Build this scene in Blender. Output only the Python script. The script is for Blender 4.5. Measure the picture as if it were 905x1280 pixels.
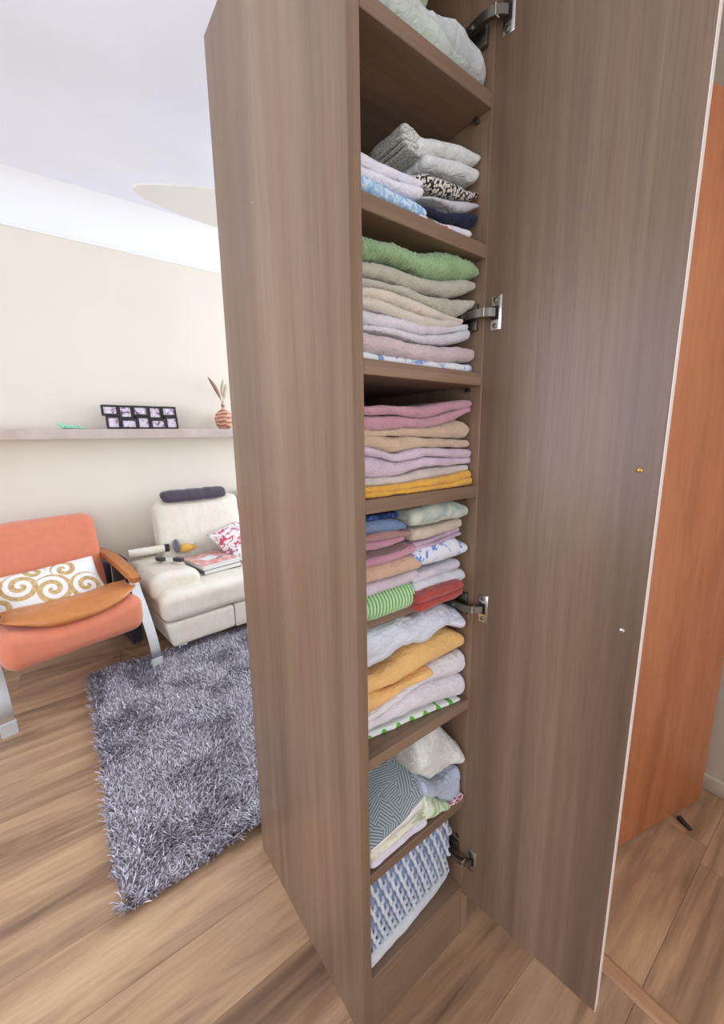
import bpy, bmesh, math, random
import numpy as np
from mathutils import Vector, Matrix, noise

for o in list(bpy.data.objects):
    bpy.data.objects.remove(o, do_unlink=True)
scene = bpy.context.scene
col = scene.collection
R = math.radians

# ------------------------------------------------------------------ camera
cam_data = bpy.data.cameras.new('camera')
cam = bpy.data.objects.new('camera', cam_data)
col.objects.link(cam)
_r = Vector((0.79734125, -0.60335371, -0.01453365))
_u = Vector((0.12366033, 0.13975406, 0.98243418))
_f = Vector((0.59072418, 0.78513254, -0.18604259))
M = Matrix((( _r.x, _u.x, -_f.x, -0.38319),
            ( _r.y, _u.y, -_f.y, -0.52693),
            ( _r.z, _u.z, -_f.z, 1.31317),
            (0, 0, 0, 1)))
cam.matrix_world = M
cam_data.sensor_fit = 'HORIZONTAL'
cam_data.sensor_width = 36.0
cam_data.lens = 501.76 / 905.0 * 36.0
cam_data.clip_start = 0.01
scene.camera = cam

# ------------------------------------------------------------------ view and world
scene.view_settings.view_transform = 'Standard'
scene.view_settings.look = 'None'
scene.view_settings.gamma = 1.0
scene.view_settings.use_curve_mapping = False
scene.view_settings.exposure = 0.36
world = bpy.data.worlds.new('sky')
scene.world = world
world.use_nodes = True
wb = world.node_tree.nodes['Background']
wb.inputs['Color'].default_value = (0.72, 0.84, 1.0, 1)
wb.inputs['Strength'].default_value = 1.0

# ------------------------------------------------------------------ daylight at the windows, plus an added hall fill
def window_light(name, loc, rot, sx, sy, energy, color):
    l = bpy.data.lights.new(name, 'AREA')
    l.shape = 'RECTANGLE'; l.size = sx; l.size_y = sy
    l.energy = energy; l.color = color
    o = bpy.data.objects.new(name, l); col.objects.link(o)
    o.location = loc; o.rotation_euler = rot
    return o
# right-hand living room window, left window, balcony door behind the camera
window_light('daylight_right', (2.93, 1.75, 1.6), (0, R(90), 0), 1.4, 1.5, 52, (0.79, 0.90, 1.0))
window_light('daylight_left', (-2.33, 0.6, 1.5), (0, R(-90), 0), 1.7, 2.2, 29, (0.90, 0.94, 1.0))
window_light('daylight_balcony', (-0.9, -2.73, 1.25), (R(90), 0, 0), 1.9, 2.1, 28, (0.97, 0.98, 1.0))
window_light('hall_fill', (1.0, -1.93, 1.5), (R(90), 0, 0), 0.7, 1.3, 11, (1.0, 0.97, 0.93))  # fill lamp added to brighten the hall, no source seen there

# ------------------------------------------------------------------ node helpers
class NT:
    def __init__(s, name):
        s.m = bpy.data.materials.new(name); s.m.use_nodes = True
        s.t = s.m.node_tree; s.b = s.t.nodes['Principled BSDF']
    def n(s, typ, **kw):
        nd = s.t.nodes.new(typ)
        for k, v in kw.items(): setattr(nd, k, v)
        return nd
    def l(s, a, b): s.t.links.new(a, b)
    def val(s, sock, v):
        if hasattr(v, 'is_linked') or isinstance(v, bpy.types.NodeSocket): s.l(v, sock)
        else: sock.default_value = v
    def math(s, op, a, b=0.0, c=None, clamp=False):
        nd = s.n('ShaderNodeMath', operation=op); nd.use_clamp = clamp
        s.val(nd.inputs[0], a); s.val(nd.inputs[1], b)
        if c is not None: s.val(nd.inputs[2], c)
        return nd.outputs[0]
    def coord(s, kind='Object'):
        return s.n('ShaderNodeTexCoord').outputs[kind]
    def world(s):
        return s.n('ShaderNodeNewGeometry').outputs['Position']
    def map(s, vec, scale=(1, 1, 1), loc=(0, 0, 0), rot=(0, 0, 0)):
        nd = s.n('ShaderNodeMapping'); s.l(vec, nd.inputs['Vector'])
        nd.inputs['Scale'].default_value = scale; nd.inputs['Rotation'].default_value = rot
        s.val(nd.inputs['Location'], loc)
        return nd.outputs[0]
    def noise(s, vec, scale, detail=3, rough=0.5, dist=0.0, out='Fac'):
        nd = s.n('ShaderNodeTexNoise'); s.l(vec, nd.inputs['Vector'])
        nd.inputs['Scale'].default_value = scale; nd.inputs['Detail'].default_value = detail
        nd.inputs['Roughness'].default_value = rough; nd.inputs['Distortion'].default_value = dist
        return nd.outputs[out]
    def ramp(s, fac, stops, interp='LINEAR'):
        nd = s.n('ShaderNodeValToRGB'); s.l(fac, nd.inputs[0]); cr = nd.color_ramp
        cr.interpolation = interp
        while len(cr.elements) < len(stops): cr.elements.new(0.5)
        for e, (p, c) in zip(cr.elements, stops):
            e.position = p; e.color = tuple(c) + (1,) if len(c) == 3 else c
        return nd.outputs[0]
    def mix(s, fac, a, b, mode='MIX'):
        nd = s.n('ShaderNodeMix', data_type='RGBA', blend_type=mode)
        s.val(nd.inputs[0], fac)
        for i, v in ((6, a), (7, b)):
            if isinstance(v, bpy.types.NodeSocket): s.l(v, nd.inputs[i])
            else: nd.inputs[i].default_value = tuple(v) + (1,) if len(v) == 3 else v
        return nd.outputs[2]
    def bump(s, h, strength=0.3, dist=0.01):
        nd = s.n('ShaderNodeBump'); s.l(h, nd.inputs['Height'])
        nd.inputs['Strength'].default_value = strength; nd.inputs['Distance'].default_value = dist
        s.l(nd.outputs[0], s.b.inputs['Normal'])
    def sep(s, vec):
        nd = s.n('ShaderNodeSeparateXYZ'); s.l(vec, nd.inputs[0]); return nd.outputs
    def base(s, c):
        if isinstance(c, bpy.types.NodeSocket): s.l(c, s.b.inputs['Base Color'])
        else: s.b.inputs['Base Color'].default_value = tuple(c) + (1,)
    def set(s, **kw):
        for k, v in kw.items():
            s.b.inputs[k.replace('_', ' ')].default_value = v
        return s

def srgb(r, g, b):
    def f(c):
        c /= 255.0
        return c / 12.92 if c <= 0.04045 else ((c + 0.055) / 1.055) ** 2.4
    return (f(r), f(g), f(b))

def plain(name, c, rough=0.5, metal=0.0, **kw):
    t = NT(name); t.base(c); t.set(Roughness=rough, Metallic=metal)
    for k, v in kw.items(): t.b.inputs[k].default_value = v
    return t.m

def wood(name, dark, mid, light, axis='Z', scale=1.0, rough=0.42, spec=0.5, offset=(0, 0, 0)):
    """Laminate wood: broad bands, medium streaks and fine pores along one axis."""
    t = NT(name); v = t.world()
    def sc(a, b): 
        s = [a, a, a]; s['XYZ'.index(axis)] = b
        return tuple(x * scale for x in s)
    broad = t.noise(t.map(v, sc(6.0, 0.35), offset), 1.0, 3, 0.55, 0.6)
    streak = t.noise(t.map(v, sc(42.0, 0.9), offset), 1.0, 4, 0.6, 0.3)
    fine = t.noise(t.map(v, sc(420.0, 9.0), offset), 1.0, 2, 0.5)
    red = t.noise(t.map(v, sc(9.0, 0.5), (3.1, 1.7, 0.4)), 1.0, 2, 0.5)
    f = t.math('ADD', t.math('MULTIPLY', broad, 0.68), t.math('MULTIPLY', streak, 0.32))
    c = t.ramp(f, [(0.32, dark), (0.5, mid), (0.68, light)])
    c = t.mix(t.ramp(red, [(0.52, (0, 0, 0)), (0.7, (0.45, 0.45, 0.45))]), c, (mid[0] * 1.05, mid[1] * 0.86, mid[2] * 0.78))
    c = t.mix(t.ramp(fine, [(0.5, (0, 0, 0)), (0.75, (0.42, 0.42, 0.42))]), c, dark)
    t.base(c); t.set(Roughness=rough); t.b.inputs['Specular IOR Level'].default_value = spec
    t.bump(fine, 0.12, 0.002)
    return t.m

def fabric(name, c, bump=0.4, scale=900, dist=0.0015, rough=0.95, sheen=0.25, var=0.12, wrinkle=0.0):
    t = NT(name); v = t.world()
    n1 = t.noise(v, scale, 2, 0.6); n2 = t.noise(v, 26, 3, 0.6)
    dk = tuple(x * (1 - var * 1.6) for x in c); lt = tuple(min(1, x * (1 + var)) for x in c)
    t.base(t.mix(0.35, t.ramp(n2, [(0.3, dk), (0.7, lt)]), t.ramp(n1, [(0.3, dk), (0.7, lt)])))
    t.set(Roughness=rough); t.b.inputs['Sheen Weight'].default_value = sheen
    t.b.inputs['Specular IOR Level'].default_value = 0.2
    if wrinkle:
        w1 = t.noise(t.map(v, (1.0, 1.0, 1.6)), 42, 3, 0.55, 1.6)
        nd = t.n('ShaderNodeBump'); t.l(w1, nd.inputs['Height']); nd.inputs['Strength'].default_value = wrinkle; nd.inputs['Distance'].default_value = 0.02
        nb = t.n('ShaderNodeBump'); t.l(n1, nb.inputs['Height']); nb.inputs['Strength'].default_value = bump; nb.inputs['Distance'].default_value = dist
        t.l(nd.outputs[0], nb.inputs['Normal']); t.l(nb.outputs[0], t.b.inputs['Normal'])
    else:
        t.bump(n1, bump, dist)
    return t.m

# ------------------------------------------------------------------ mesh helpers
def link(name, me, mat=None, parent=None, smooth=False):
    o = bpy.data.objects.new(name, me); col.objects.link(o)
    if mat is not None and not me.materials: me.materials.append(mat)
    if parent is not None: o.parent = parent
    if smooth:
        for p in me.polygons: p.use_smooth = True
    return o
def tag(o, label, cat, group=None):
    o['label'] = label; o['category'] = cat
    if group: o['group'] = group
    return o
def struct(o): o['kind'] = 'structure'; return o
def empty(name, loc=(0, 0, 0), rz=0.0):
    o = bpy.data.objects.new(name, None); col.objects.link(o)
    o.location = loc; o.rotation_euler = (0, 0, rz); o.empty_display_size = 0.05
    return o
def finish(bm, name, mat, parent=None, smooth=False, angle=None):
    bmesh.ops.recalc_face_normals(bm, faces=bm.faces)
    me = bpy.data.meshes.new(name); bm.to_mesh(me); bm.free()
    o = link(name, me, mat, parent, smooth or angle is not None)
    if angle is not None:
        me.set_sharp_from_angle(angle=R(angle))
    return o
def add_box(bm, lo, hi, bevel=0.0, seg=2):
    g = bmesh.ops.create_cube(bm, size=1.0)
    vs = g['verts']
    for v in vs:
        v.co = Vector([(lo[i] + hi[i]) / 2 + v.co[i] * (hi[i] - lo[i]) for i in range(3)])
    if bevel > 0:
        es = list({e for v in vs for e in v.link_edges})
        r = bmesh.ops.bevel(bm, geom=es, offset=bevel, segments=seg, profile=0.5, affect='EDGES')
        vs = list({v for f in r['faces'] for v in f.verts} | {v for v in vs if v.is_valid})
    return vs
def box(name, lo, hi, mat, parent=None, bevel=0.0, seg=2, smooth=False):
    bm = bmesh.new(); add_box(bm, lo, hi, bevel, seg)
    return finish(bm, name, mat, parent, angle=35 if (bevel > 0) else None)
def tube_geo(bm, pts, rad, n=10, cap=True):
    pts = [Vector(p) for p in pts]; rings = []
    rads = rad if isinstance(rad, (list, tuple)) else [rad] * len(pts)
    up = Vector((0, 0, 1))
    for i, p in enumerate(pts):
        t = (pts[min(i + 1, len(pts) - 1)] - pts[max(i - 1, 0)]).normalized()
        a = t.cross(up)
        if a.length < 1e-3: a = t.cross(Vector((0, 1, 0)))
        a.normalize(); b = t.cross(a)
        rings.append([bm.verts.new(p + (a * math.cos(k * 2 * math.pi / n) + b * math.sin(k * 2 * math.pi / n)) * rads[i]) for k in range(n)])
    for r0, r1 in zip(rings, rings[1:]):
        for k in range(n):
            bm.faces.new((r0[k], r0[(k + 1) % n], r1[(k + 1) % n], r1[k]))
    if cap:
        bm.faces.new(rings[0][::-1]); bm.faces.new(rings[-1])
def tube(name, pts, rad, mat, parent=None, n=10):
    bm = bmesh.new(); tube_geo(bm, pts, rad, n)
    return finish(bm, name, mat, parent, angle=50)
def lathe(name, prof, mat, parent=None, n=28):
    bm = bmesh.new(); rings = []
    for r, z in prof:
        rings.append([bm.verts.new((r * math.cos(k * 2 * math.pi / n), r * math.sin(k * 2 * math.pi / n), z)) for k in range(n)])
    for r0, r1 in zip(rings, rings[1:]):
        for k in range(n):
            bm.faces.new((r0[k], r0[(k + 1) % n], r1[(k + 1) % n], r1[k]))
    bm.faces.new(rings[0][::-1]); bm.faces.new(rings[-1])
    return finish(bm, name, mat, parent, angle=40)
def bar_geo(bm, pts, normals_w, width, thick):
    """flat bar swept along pts lying in a local yz plane (x is the width direction)"""
    pts = [Vector(p) for p in pts]; rings = []
    for i, p in enumerate(pts):
        t = (pts[min(i + 1, len(pts) - 1)] - pts[max(i - 1, 0)]).normalized()
        nrm = Vector((0, -t.z, t.y)) if abs(t.x) < 0.99 else Vector((0, 0, 1))
        w = Vector(normals_w)
        rings.append([bm.verts.new(p + w * a * width / 2 + nrm * b * thick / 2) for a, b in ((-1, -1), (1, -1), (1, 1), (-1, 1))])
    for r0, r1 in zip(rings, rings[1:]):
        for k in range(4):
            bm.faces.new((r0[k], r0[(k + 1) % 4], r1[(k + 1) % 4], r1[k]))
    bm.faces.new(rings[0][::-1]); bm.faces.new(rings[-1])
def smooth_path(pts, n=8):
    """Catmull-Rom through the points"""
    P = [Vector(p) for p in pts]; P = [P[0] * 2 - P[1]] + P + [P[-1] * 2 - P[-2]]
    out = []
    for i in range(1, len(P) - 2):
        for k in range(n):
            t = k / n; a, b, c, d = P[i - 1], P[i], P[i + 1], P[i + 2]
            out.append(0.5 * ((2 * b) + (c - a) * t + (2 * a - 5 * b + 4 * c - d) * t * t + (3 * b - a - 3 * c + d) * t ** 3))
    out.append(P[-2]); return out
def puff(name, w, d, h, mat, parent=None, n=26, power=2.6, wob=0.006, seed=0, edge=0.012):
    """pillow: two bulged faces joined at a seam, lying in the xy plane"""
    bm = bmesh.new(); off = Vector((seed * 7.3, seed * 3.1, 0))
    def pt(i, j, sgn):
        u = -1 + 2 * i / n; v = -1 + 2 * j / n
        e = (1 - abs(u) ** power) * (1 - abs(v) ** power)
        hh = (max(e, 0) ** 0.55) * h / 2
        pin = 1 - 0.05 * (1 - abs(v)) * 0 - 0.045 * (abs(u) * (1 - v * v)) - 0.045 * (abs(v) * (1 - u * u))
        x, y = u * w / 2 * pin, v * d / 2 * pin
        k = noise.noise(Vector((x * 9, y * 9, sgn)) + off) * wob * (1 if e > 0 else 0)
        return Vector((x, y, sgn * hh + k))
    top = [[bm.verts.new(pt(i, j, 1)) for j in range(n + 1)] for i in range(n + 1)]
    bot = [[top[i][j] if i in (0, n) or j in (0, n) else bm.verts.new(pt(i, j, -1)) for j in range(n + 1)] for i in range(n + 1)]
    for i in range(n):
        for j in range(n):
            bm.faces.new((top[i][j], top[i + 1][j], top[i + 1][j + 1], top[i][j + 1]))
            bm.faces.new((bot[i][j], bot[i][j + 1], bot[i + 1][j + 1], bot[i + 1][j]))
    return finish(bm, name, mat, parent, True)
def soft_block(name, lo, hi, mat, parent=None, bevel=0.04, seg=5, wob=0.004, freq=7, cuts=10, crown=0.0, fn=None, seed=0.0):
    """upholstered block: subdivided bevelled box with slight unevenness and a crowned top"""
    bm = bmesh.new(); add_box(bm, lo, hi, bevel, seg)
    size = [hi[i] - lo[i] for i in range(3)]
    for ax in range(3):
        k = max(2, int(size[ax] / 0.05))
        for c in range(1, k):
            pos = lo[ax] + size[ax] * c / k
            no = [0, 0, 0]; no[ax] = 1; co = [0, 0, 0]; co[ax] = pos
            bmesh.ops.bisect_plane(bm, geom=bm.verts[:] + bm.edges[:] + bm.faces[:], plane_co=co, plane_no=no)
    c = Vector([(lo[i] + hi[i]) / 2 for i in range(3)])
    for v in bm.verts:
        d = v.co - c
        nn = Vector((d.x / size[0], d.y / size[1], d.z / size[2])).normalized()
        v.co += nn * noise.noise(v.co * freq + Vector((seed, seed, 0))) * wob
        u, w = d.x / size[0] * 2, d.y / size[1] * 2
        if d.z > 0: v.co.z += crown * max(0, 1 - u * u) * max(0, 1 - w * w) * (d.z / size[2] * 2)
        if fn: v.co = fn(v.co)
    return finish(bm, name, mat, parent, True)
def copy_tree(o, parent=None):
    c = o.copy(); col.objects.link(c); c.parent = parent
    for ch in list(o.children): copy_tree(ch, c)
    return c

# ------------------------------------------------------------------ materials
CAB_D, CAB_M, CAB_L = srgb(104, 82, 65), srgb(131, 106, 86), srgb(153, 128, 106)
M_cab = wood('cabinet_laminate', CAB_D, CAB_M, CAB_L, 'Z', rough=0.36)
M_cab_x = wood('shelf_laminate', CAB_D, CAB_M, CAB_L, 'X', rough=0.42)
M_door = wood('door_laminate', srgb(92, 72, 59), srgb(120, 97, 80), srgb(142, 118, 100), 'Z', rough=0.34, offset=(5.3, 2.1, 0.7))
M_lit_band = plain('painted_edge_light', srgb(226, 214, 208), 0.35)  # pale colour paints in the bright light on the door's free edge
M_wallshelf = wood('wall_shelf_laminate', srgb(186, 170, 160), srgb(196, 181, 172), srgb(204, 190, 182), 'Y', rough=0.45)

def paint(name, c, b=0.06):
    t = NT(name); v = t.world()
    n = t.noise(v, 2.2, 3, 0.5); k = t.noise(v, 160, 3, 0.6)
    t.base(t.ramp(n, [(0.3, tuple(x * 0.96 for x in c)), (0.7, c)])); t.set(Roughness=0.9)
    t.b.inputs['Specular IOR Level'].default_value = 0.25
    t.bump(k, b, 0.003); return t.m
M_wall = paint('warm_white_wall_paint', srgb(236, 227, 213))
M_wall2 = paint('white_wall_paint', srgb(232, 228, 222))
M_ceil = paint('ceiling_paint', srgb(238, 238, 246))
M_cornice = plain('cornice_paint', srgb(244, 244, 247), 0.6)
M_hallwall = paint('hall_wall_paint', srgb(222, 210, 196))
M_white = plain('white_frame_paint', srgb(240, 240, 240), 0.4)

def plank_mat():
    t = NT('oak_laminate_floor'); w = t.world()
    rnd = t.n('ShaderNodeObjectInfo').outputs['Random']
    comb = t.n('ShaderNodeCombineXYZ')
    t.l(t.math('MULTIPLY', rnd, 37.0), comb.inputs[0]); t.l(t.math('MULTIPLY', rnd, 11.0), comb.inputs[1]); t.l(t.math('MULTIPLY', rnd, 5.0), comb.inputs[2])
    add = t.n('ShaderNodeVectorMath', operation='ADD'); t.l(w, add.inputs[0]); t.l(comb.outputs[0], add.inputs[1])
    v = add.outputs[0]
    broad = t.noise(t.map(v, (0.9, 7.0, 1)), 1.0, 4, 0.6, 1.2)
    streak = t.noise(t.map(v, (2.2, 38.0, 1)), 1.0, 5, 0.62, 0.8)
    fine = t.noise(t.map(v, (16.0, 420.0, 1)), 1.0, 2, 0.5)
    f = t.math('ADD', t.math('MULTIPLY', broad, 0.74), t.math('MULTIPLY', streak, 0.26))
    c = t.ramp(f, [(0.30, srgb(104, 80, 64)), (0.42, srgb(150, 120, 95)), (0.52, srgb(178, 145, 115)), (0.66, srgb(196, 165, 132))])
    # a few dark knots and cracks
    vor = t.n('ShaderNodeTexVoronoi'); t.l(t.map(v, (1.7, 7.0, 1)), vor.inputs['Vector']); vor.inputs['Scale'].default_value = 1.0
    knot = t.ramp(vor.outputs['Distance'], [(0.03, (0.9, 0.9, 0.9)), (0.22, (0, 0, 0))])
    knot = t.mix(1.0, knot, t.ramp(streak, [(0.42, (0, 0, 0)), (0.6, (1, 1, 1))]), 'MULTIPLY')
    c = t.mix(knot, c, srgb(88, 64, 50))
    c = t.mix(t.ramp(fine, [(0.5, (0, 0, 0)), (0.8, (0.3, 0.3, 0.3))]), c, srgb(132, 100, 76))
    tone = t.ramp(rnd, [(0.0, (0.88, 0.87, 0.86)), (1.0, (1.15, 1.13, 1.10))])
    c = t.mix(1.0, c, tone, 'MULTIPLY')
    t.base(c); t.set(Roughness=0.38); t.bump(streak, 0.10, 0.003)
    return t.m
M_floor = plank_mat()
M_sub = plain('dark_subfloor', srgb(70, 52, 40), 0.9)

M_nickel = plain('nickel_plated_steel', srgb(205, 205, 198), 0.22, 1.0)
M_nickel_d = plain('worn_hinge_steel', srgb(120, 116, 108), 0.4, 1.0)
M_brass = plain('brass_screw', srgb(200, 160, 90), 0.3, 1.0)
M_recess_shade = plain('painted_recess_shade', srgb(30, 24, 20), 0.8)
M_chrome = plain('brushed_chrome', srgb(215, 220, 228), 0.2, 1.0)

# ------------------------------------------------------------------ room shell
X0, X1, Y0, Y1, ZC = -2.4, 3.0, -2.8, 2.75, 2.745
fl = struct(box('floor', (X0, Y0, -0.08), (X1, Y1, -0.008), M_sub))
# floor planks, laid along X
bm = bmesh.new(); add_box(bm, (-0.5, -0.5, -0.008), (0.5, 0.5, 0.0))
for v in bm.verts: pass
me_plank = bpy.data.meshes.new('plank'); bm.to_mesh(me_plank); bm.free(); me_plank.materials.append(M_floor)
rng = random.Random(4)
PW, PL = 0.19, 1.22
row = 0; y = -0.335 - PW * 13
while y < Y1:
    ya, yb = max(y, Y0), min(y + PW, Y1)
    if yb - ya > 0.01:
        x = X0 - rng.random() * PL
        while x < X1:
            xa, xb = max(x, X0), min(x + PL, X1)
            spans = [(xa, xb)]
            if y < 0.55 and y > -1.9:          # the threshold strip parts living room and hall planks
                spans = [(a, b) for a, b in ((xa, min(xb, 0.549)), (max(xa, 0.571), xb)) if b - a > 0.02]
            for a, b in spans:
                if b - a < 0.02: continue
                o = link('plank', me_plank, None, fl)
                o.location = ((a + b) / 2, (ya + yb) / 2, 0)
                o.scale = (b - a - 0.0008, yb - ya - 0.0008, 1)
            x += PL
    y += PW
M_strip = wood('threshold_wood', srgb(130, 96, 72), srgb(168, 130, 100), srgb(190, 152, 120), 'Y', rough=0.4)
bm = bmesh.new()
pr = [(-0.021, -0.006), (-0.021, 0.002), (-0.013, 0.0065), (0.013, 0.0065), (0.021, 0.002), (0.021, -0.006)]
ra = [bm.verts.new((0.56 + a, -0.92, b)) for a, b in pr]; rb = [bm.verts.new((0.56 + a, -0.10, b)) for a, b in pr]
for k in range(6): bm.faces.new((ra[k], ra[(k + 1) % 6], rb[(k + 1) % 6], rb[k]))
bm.faces.new(ra[::-1]); bm.faces.new(rb)
struct(finish(bm, 'trim_1', M_strip))

struct(box('ceiling', (X0 - 0.15, Y0 - 0.15, ZC), (X1 + 0.15, Y1 + 0.15, ZC + 0.12), M_ceil))
struct(box('wall_back', (X0 - 0.15, Y1, -0.08), (X1 + 0.15, Y1 + 0.15, ZC), M_wall))
def wall_open(name, axis, at, thick, u0, u1, open_u, open_z, mat):
    """wall slab with one rectangular opening; axis is the normal"""
    bm = bmesh.new()
    def b(ua, ub, za, zb):
        if ub - ua < 1e-4 or zb - za < 1e-4: return
        lo, hi = ((at, ua, za), (at + thick, ub, zb)) if axis == 'X' else ((ua, at, za), (ub, at + thick, zb))
        add_box(bm, lo, hi)
    b(u0, open_u[0], -0.08, ZC); b(open_u[1], u1, -0.08, ZC)
    b(open_u[0], open_u[1], -0.08, open_z[0]); b(open_u[0], open_u[1], open_z[1], ZC)
    return struct(finish(bm, name, mat))
wall_open('wall_right', 'X', X1, 0.15, Y0, Y1, (1.05, 2.45), (0.85, 2.35), M_wall2)
wall_open('wall_left', 'X', X0 - 0.15, 0.15, Y0, Y1, (-0.5, 1.7), (0.65, 2.35), M_wall2)
wall_open('wall_front', 'Y', Y0 - 0.15, 0.15, X0 - 0.15, 0.5, (-1.95, 0.15), (0.30, 2.2), M_wall2)
wall_open('wall_divider', 'X', 0.5, 0.12, Y0 - 0.15, 0.50, (-0.93, -0.09), (-0.08, 2.12), M_wall2)
struct(box('wall_partition', (0.348, 0.50, -0.08), (X1, 0.60, ZC), M_wall2))
struct(box('wall_hall', (1.405, -2.15, -0.08), (1.53, 0.50, ZC), M_hallwall))
wall_open('wall_hall_front', 'Y', -2.15, 0.15, 0.62, 1.405, (0.68, 1.34), (0.85, 2.2), M_wall2)

M_glass = NT('window_glass')
M_glass.set(Roughness=0.02); M_glass.b.inputs['Transmission Weight'].default_value = 1.0; M_glass.b.inputs['IOR'].default_value = 1.02
M_glass.base((0.97, 0.98, 1.0)); M_glass = M_glass.m
def window(n, axis, at, u0, u1, z0, z1, mull):
    def lohi(ua, ub, za, zb, d0, d1):
        return ((at + d0, ua, za), (at + d1, ub, zb)) if axis == 'X' else ((ua, at + d0, za), (ub, at + d1, zb))
    bm = bmesh.new(); w = 0.05
    for ua, ub, za, zb in ((u0, u0 + w, z0, z1), (u1 - w, u1, z0, z1), (u0 + w, u1 - w, z0, z0 + w), (u0 + w, u1 - w, z1 - w, z1)):
        add_box(bm, *lohi(ua, ub, za, zb, 0, 0.06))
    edges = [u0 + w]
    for m in mull:
        add_box(bm, *lohi(m - w / 2, m + w / 2, z0 + w, z1 - w, 0, 0.06)); edges += [m - w / 2, m + w / 2]
    edges.append(u1 - w)
    o = struct(finish(bm, 'window_%d' % n, M_white))
    for a, b in zip(edges[::2], edges[1::2]):
        box('pane', *lohi(a, b, z0 + w, z1 - w, 0.027, 0.033), M_glass, o)
window(1, 'X', X1 + 0.05, 1.05, 2.45, 0.85, 2.35, [1.75])
window(2, 'X', X0 - 0.11, -0.5, 1.7, 0.65, 2.35, [0.6])
window(3, 'Y', Y0 - 0.11, -1.95, 0.15, 0.30, 2.2, [-0.9])
window(4, 'Y', -2.11, 0.68, 1.34, 0.85, 2.2, [])  # unseen window behind the added hall fill lamp

# cornice along the living room wall: cove with a small stepped lip below
def cornice(n, y, x0, x1):
    prof = [(0.0, 2.528), (0.022, 2.528), (0.024, 2.540), (0.014, 2.545), (0.014, 2.552)]
    for k in range(9):
        a = k / 8 * math.pi / 2
        prof.append((0.014 + 0.21 * (1 - math.cos(a)), 2.552 + 0.193 * math.sin(a)))
    prof += [(0.0, 2.745)]
    bm = bmesh.new()
    A = [bm.verts.new((x0, y - a, b)) for a, b in prof]; B = [bm.verts.new((x1, y - a, b)) for a, b in prof]
    m = len(prof)
    for k in range(m): bm.faces.new((A[k], A[(k + 1) % m], B[(k + 1) % m], B[k]))
    bm.faces.new(A[::-1]); bm.faces.new(B)
    return struct(finish(bm, 'trim_%d' % n, M_cornice, angle=25))
cornice(2, Y1 + 0.001, X0, X1)
struct(box('baseboard_back', (X0, Y1 - 0.014, 0.0), (X1, Y1, 0.08), M_white, bevel=0.004))
struct(box('baseboard_hall', (1.391, -2.0, 0.0), (1.405, 0.5, 0.06), M_hallwall, bevel=0.004))

# hall door leaf standing open behind the cabinet door
def hall_door():
    t = NT('orange_cherry_veneer'); v = t.world()
    n1 = t.noise(t.map(v, (7, 7, 1.2)), 1.0, 4, 0.6, 1.0); n2 = t.noise(t.map(v, (60, 60, 7.0)), 1.0, 3, 0.6, 0.5)
    f = t.math('ADD', t.math('MULTIPLY', n1, 0.6), t.math('MULTIPLY', n2, 0.4))
    t.base(t.ramp(f, [(0.3, srgb(146, 86, 52)), (0.5, srgb(168, 104, 67)), (0.7, srgb(182, 120, 82))]))
    t.set(Roughness=0.35); t.bump(n2, 0.05, 0.002)
    root = empty('hall_door', (0.635, -0.0965, 0.0), math.atan2(-0.105, 0.416))
    Ld = 0.709
    box('door_leaf', (0, -0.0005, 0.008), (Ld, 0.0345, 2.082), t.m, root, 0.002, 1)
    lathe_o = lathe('door_handle', [(0.026, 0), (0.026, 0.006), (0.010, 0.010), (0.010, 0.045), (0.013, 0.05), (0.0, 0.056)][:5], M_chrome, root, 20)
    lathe_o.location = (Ld - 0.06, 0.034, 1.02); lathe_o.rotation_euler = (R(-90), 0, 0)
    box('latch_plate', (Ld - 0.0005, 0.006, 0.44), (Ld + 0.0015, 0.026, 0.47), M_nickel_d, root)
    for z in (0.25, 1.05, 1.85):
        tube('hinge', [(-0.006, 0.036, z - 0.04), (-0.006, 0.036, z + 0.04)], 0.006, M_chrome, root)
    root['kind'] = 'structure'
    root.name = 'door_1'
hall_door()
# black rubber door wedge on the hall floor
bm = bmesh.new()
wv = [bm.verts.new(p) for p in ((-0.035, -0.013, 0), (0.035, -0.013, 0), (0.035, 0.013, 0), (-0.035, 0.013, 0), (-0.035, -0.013, 0.004), (0.035, -0.011, 0.024), (0.035, 0.011, 0.024), (-0.035, 0.013, 0.004))]
for f in ((3, 2, 1, 0), (4, 5, 6, 7), (0, 1, 5, 4), (1, 2, 6, 5), (2, 3, 7, 6), (3, 0, 4, 7)): bm.faces.new([wv[i] for i in f])
bmesh.ops.bevel(bm, geom=bm.edges[:], offset=0.0015, segments=2, affect='EDGES')
wd = finish(bm, 'door_wedge', plain('black_rubber', srgb(38, 34, 34), 0.6), angle=40)
wd.scale = (0.62, 0.62, 0.62); wd.location = (1.165, -0.266, 0.0); wd.rotation_euler = (0, 0, R(65))
tag(wd, 'small black rubber wedge on the floor at the foot of the orange door', 'door wedge')

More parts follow.
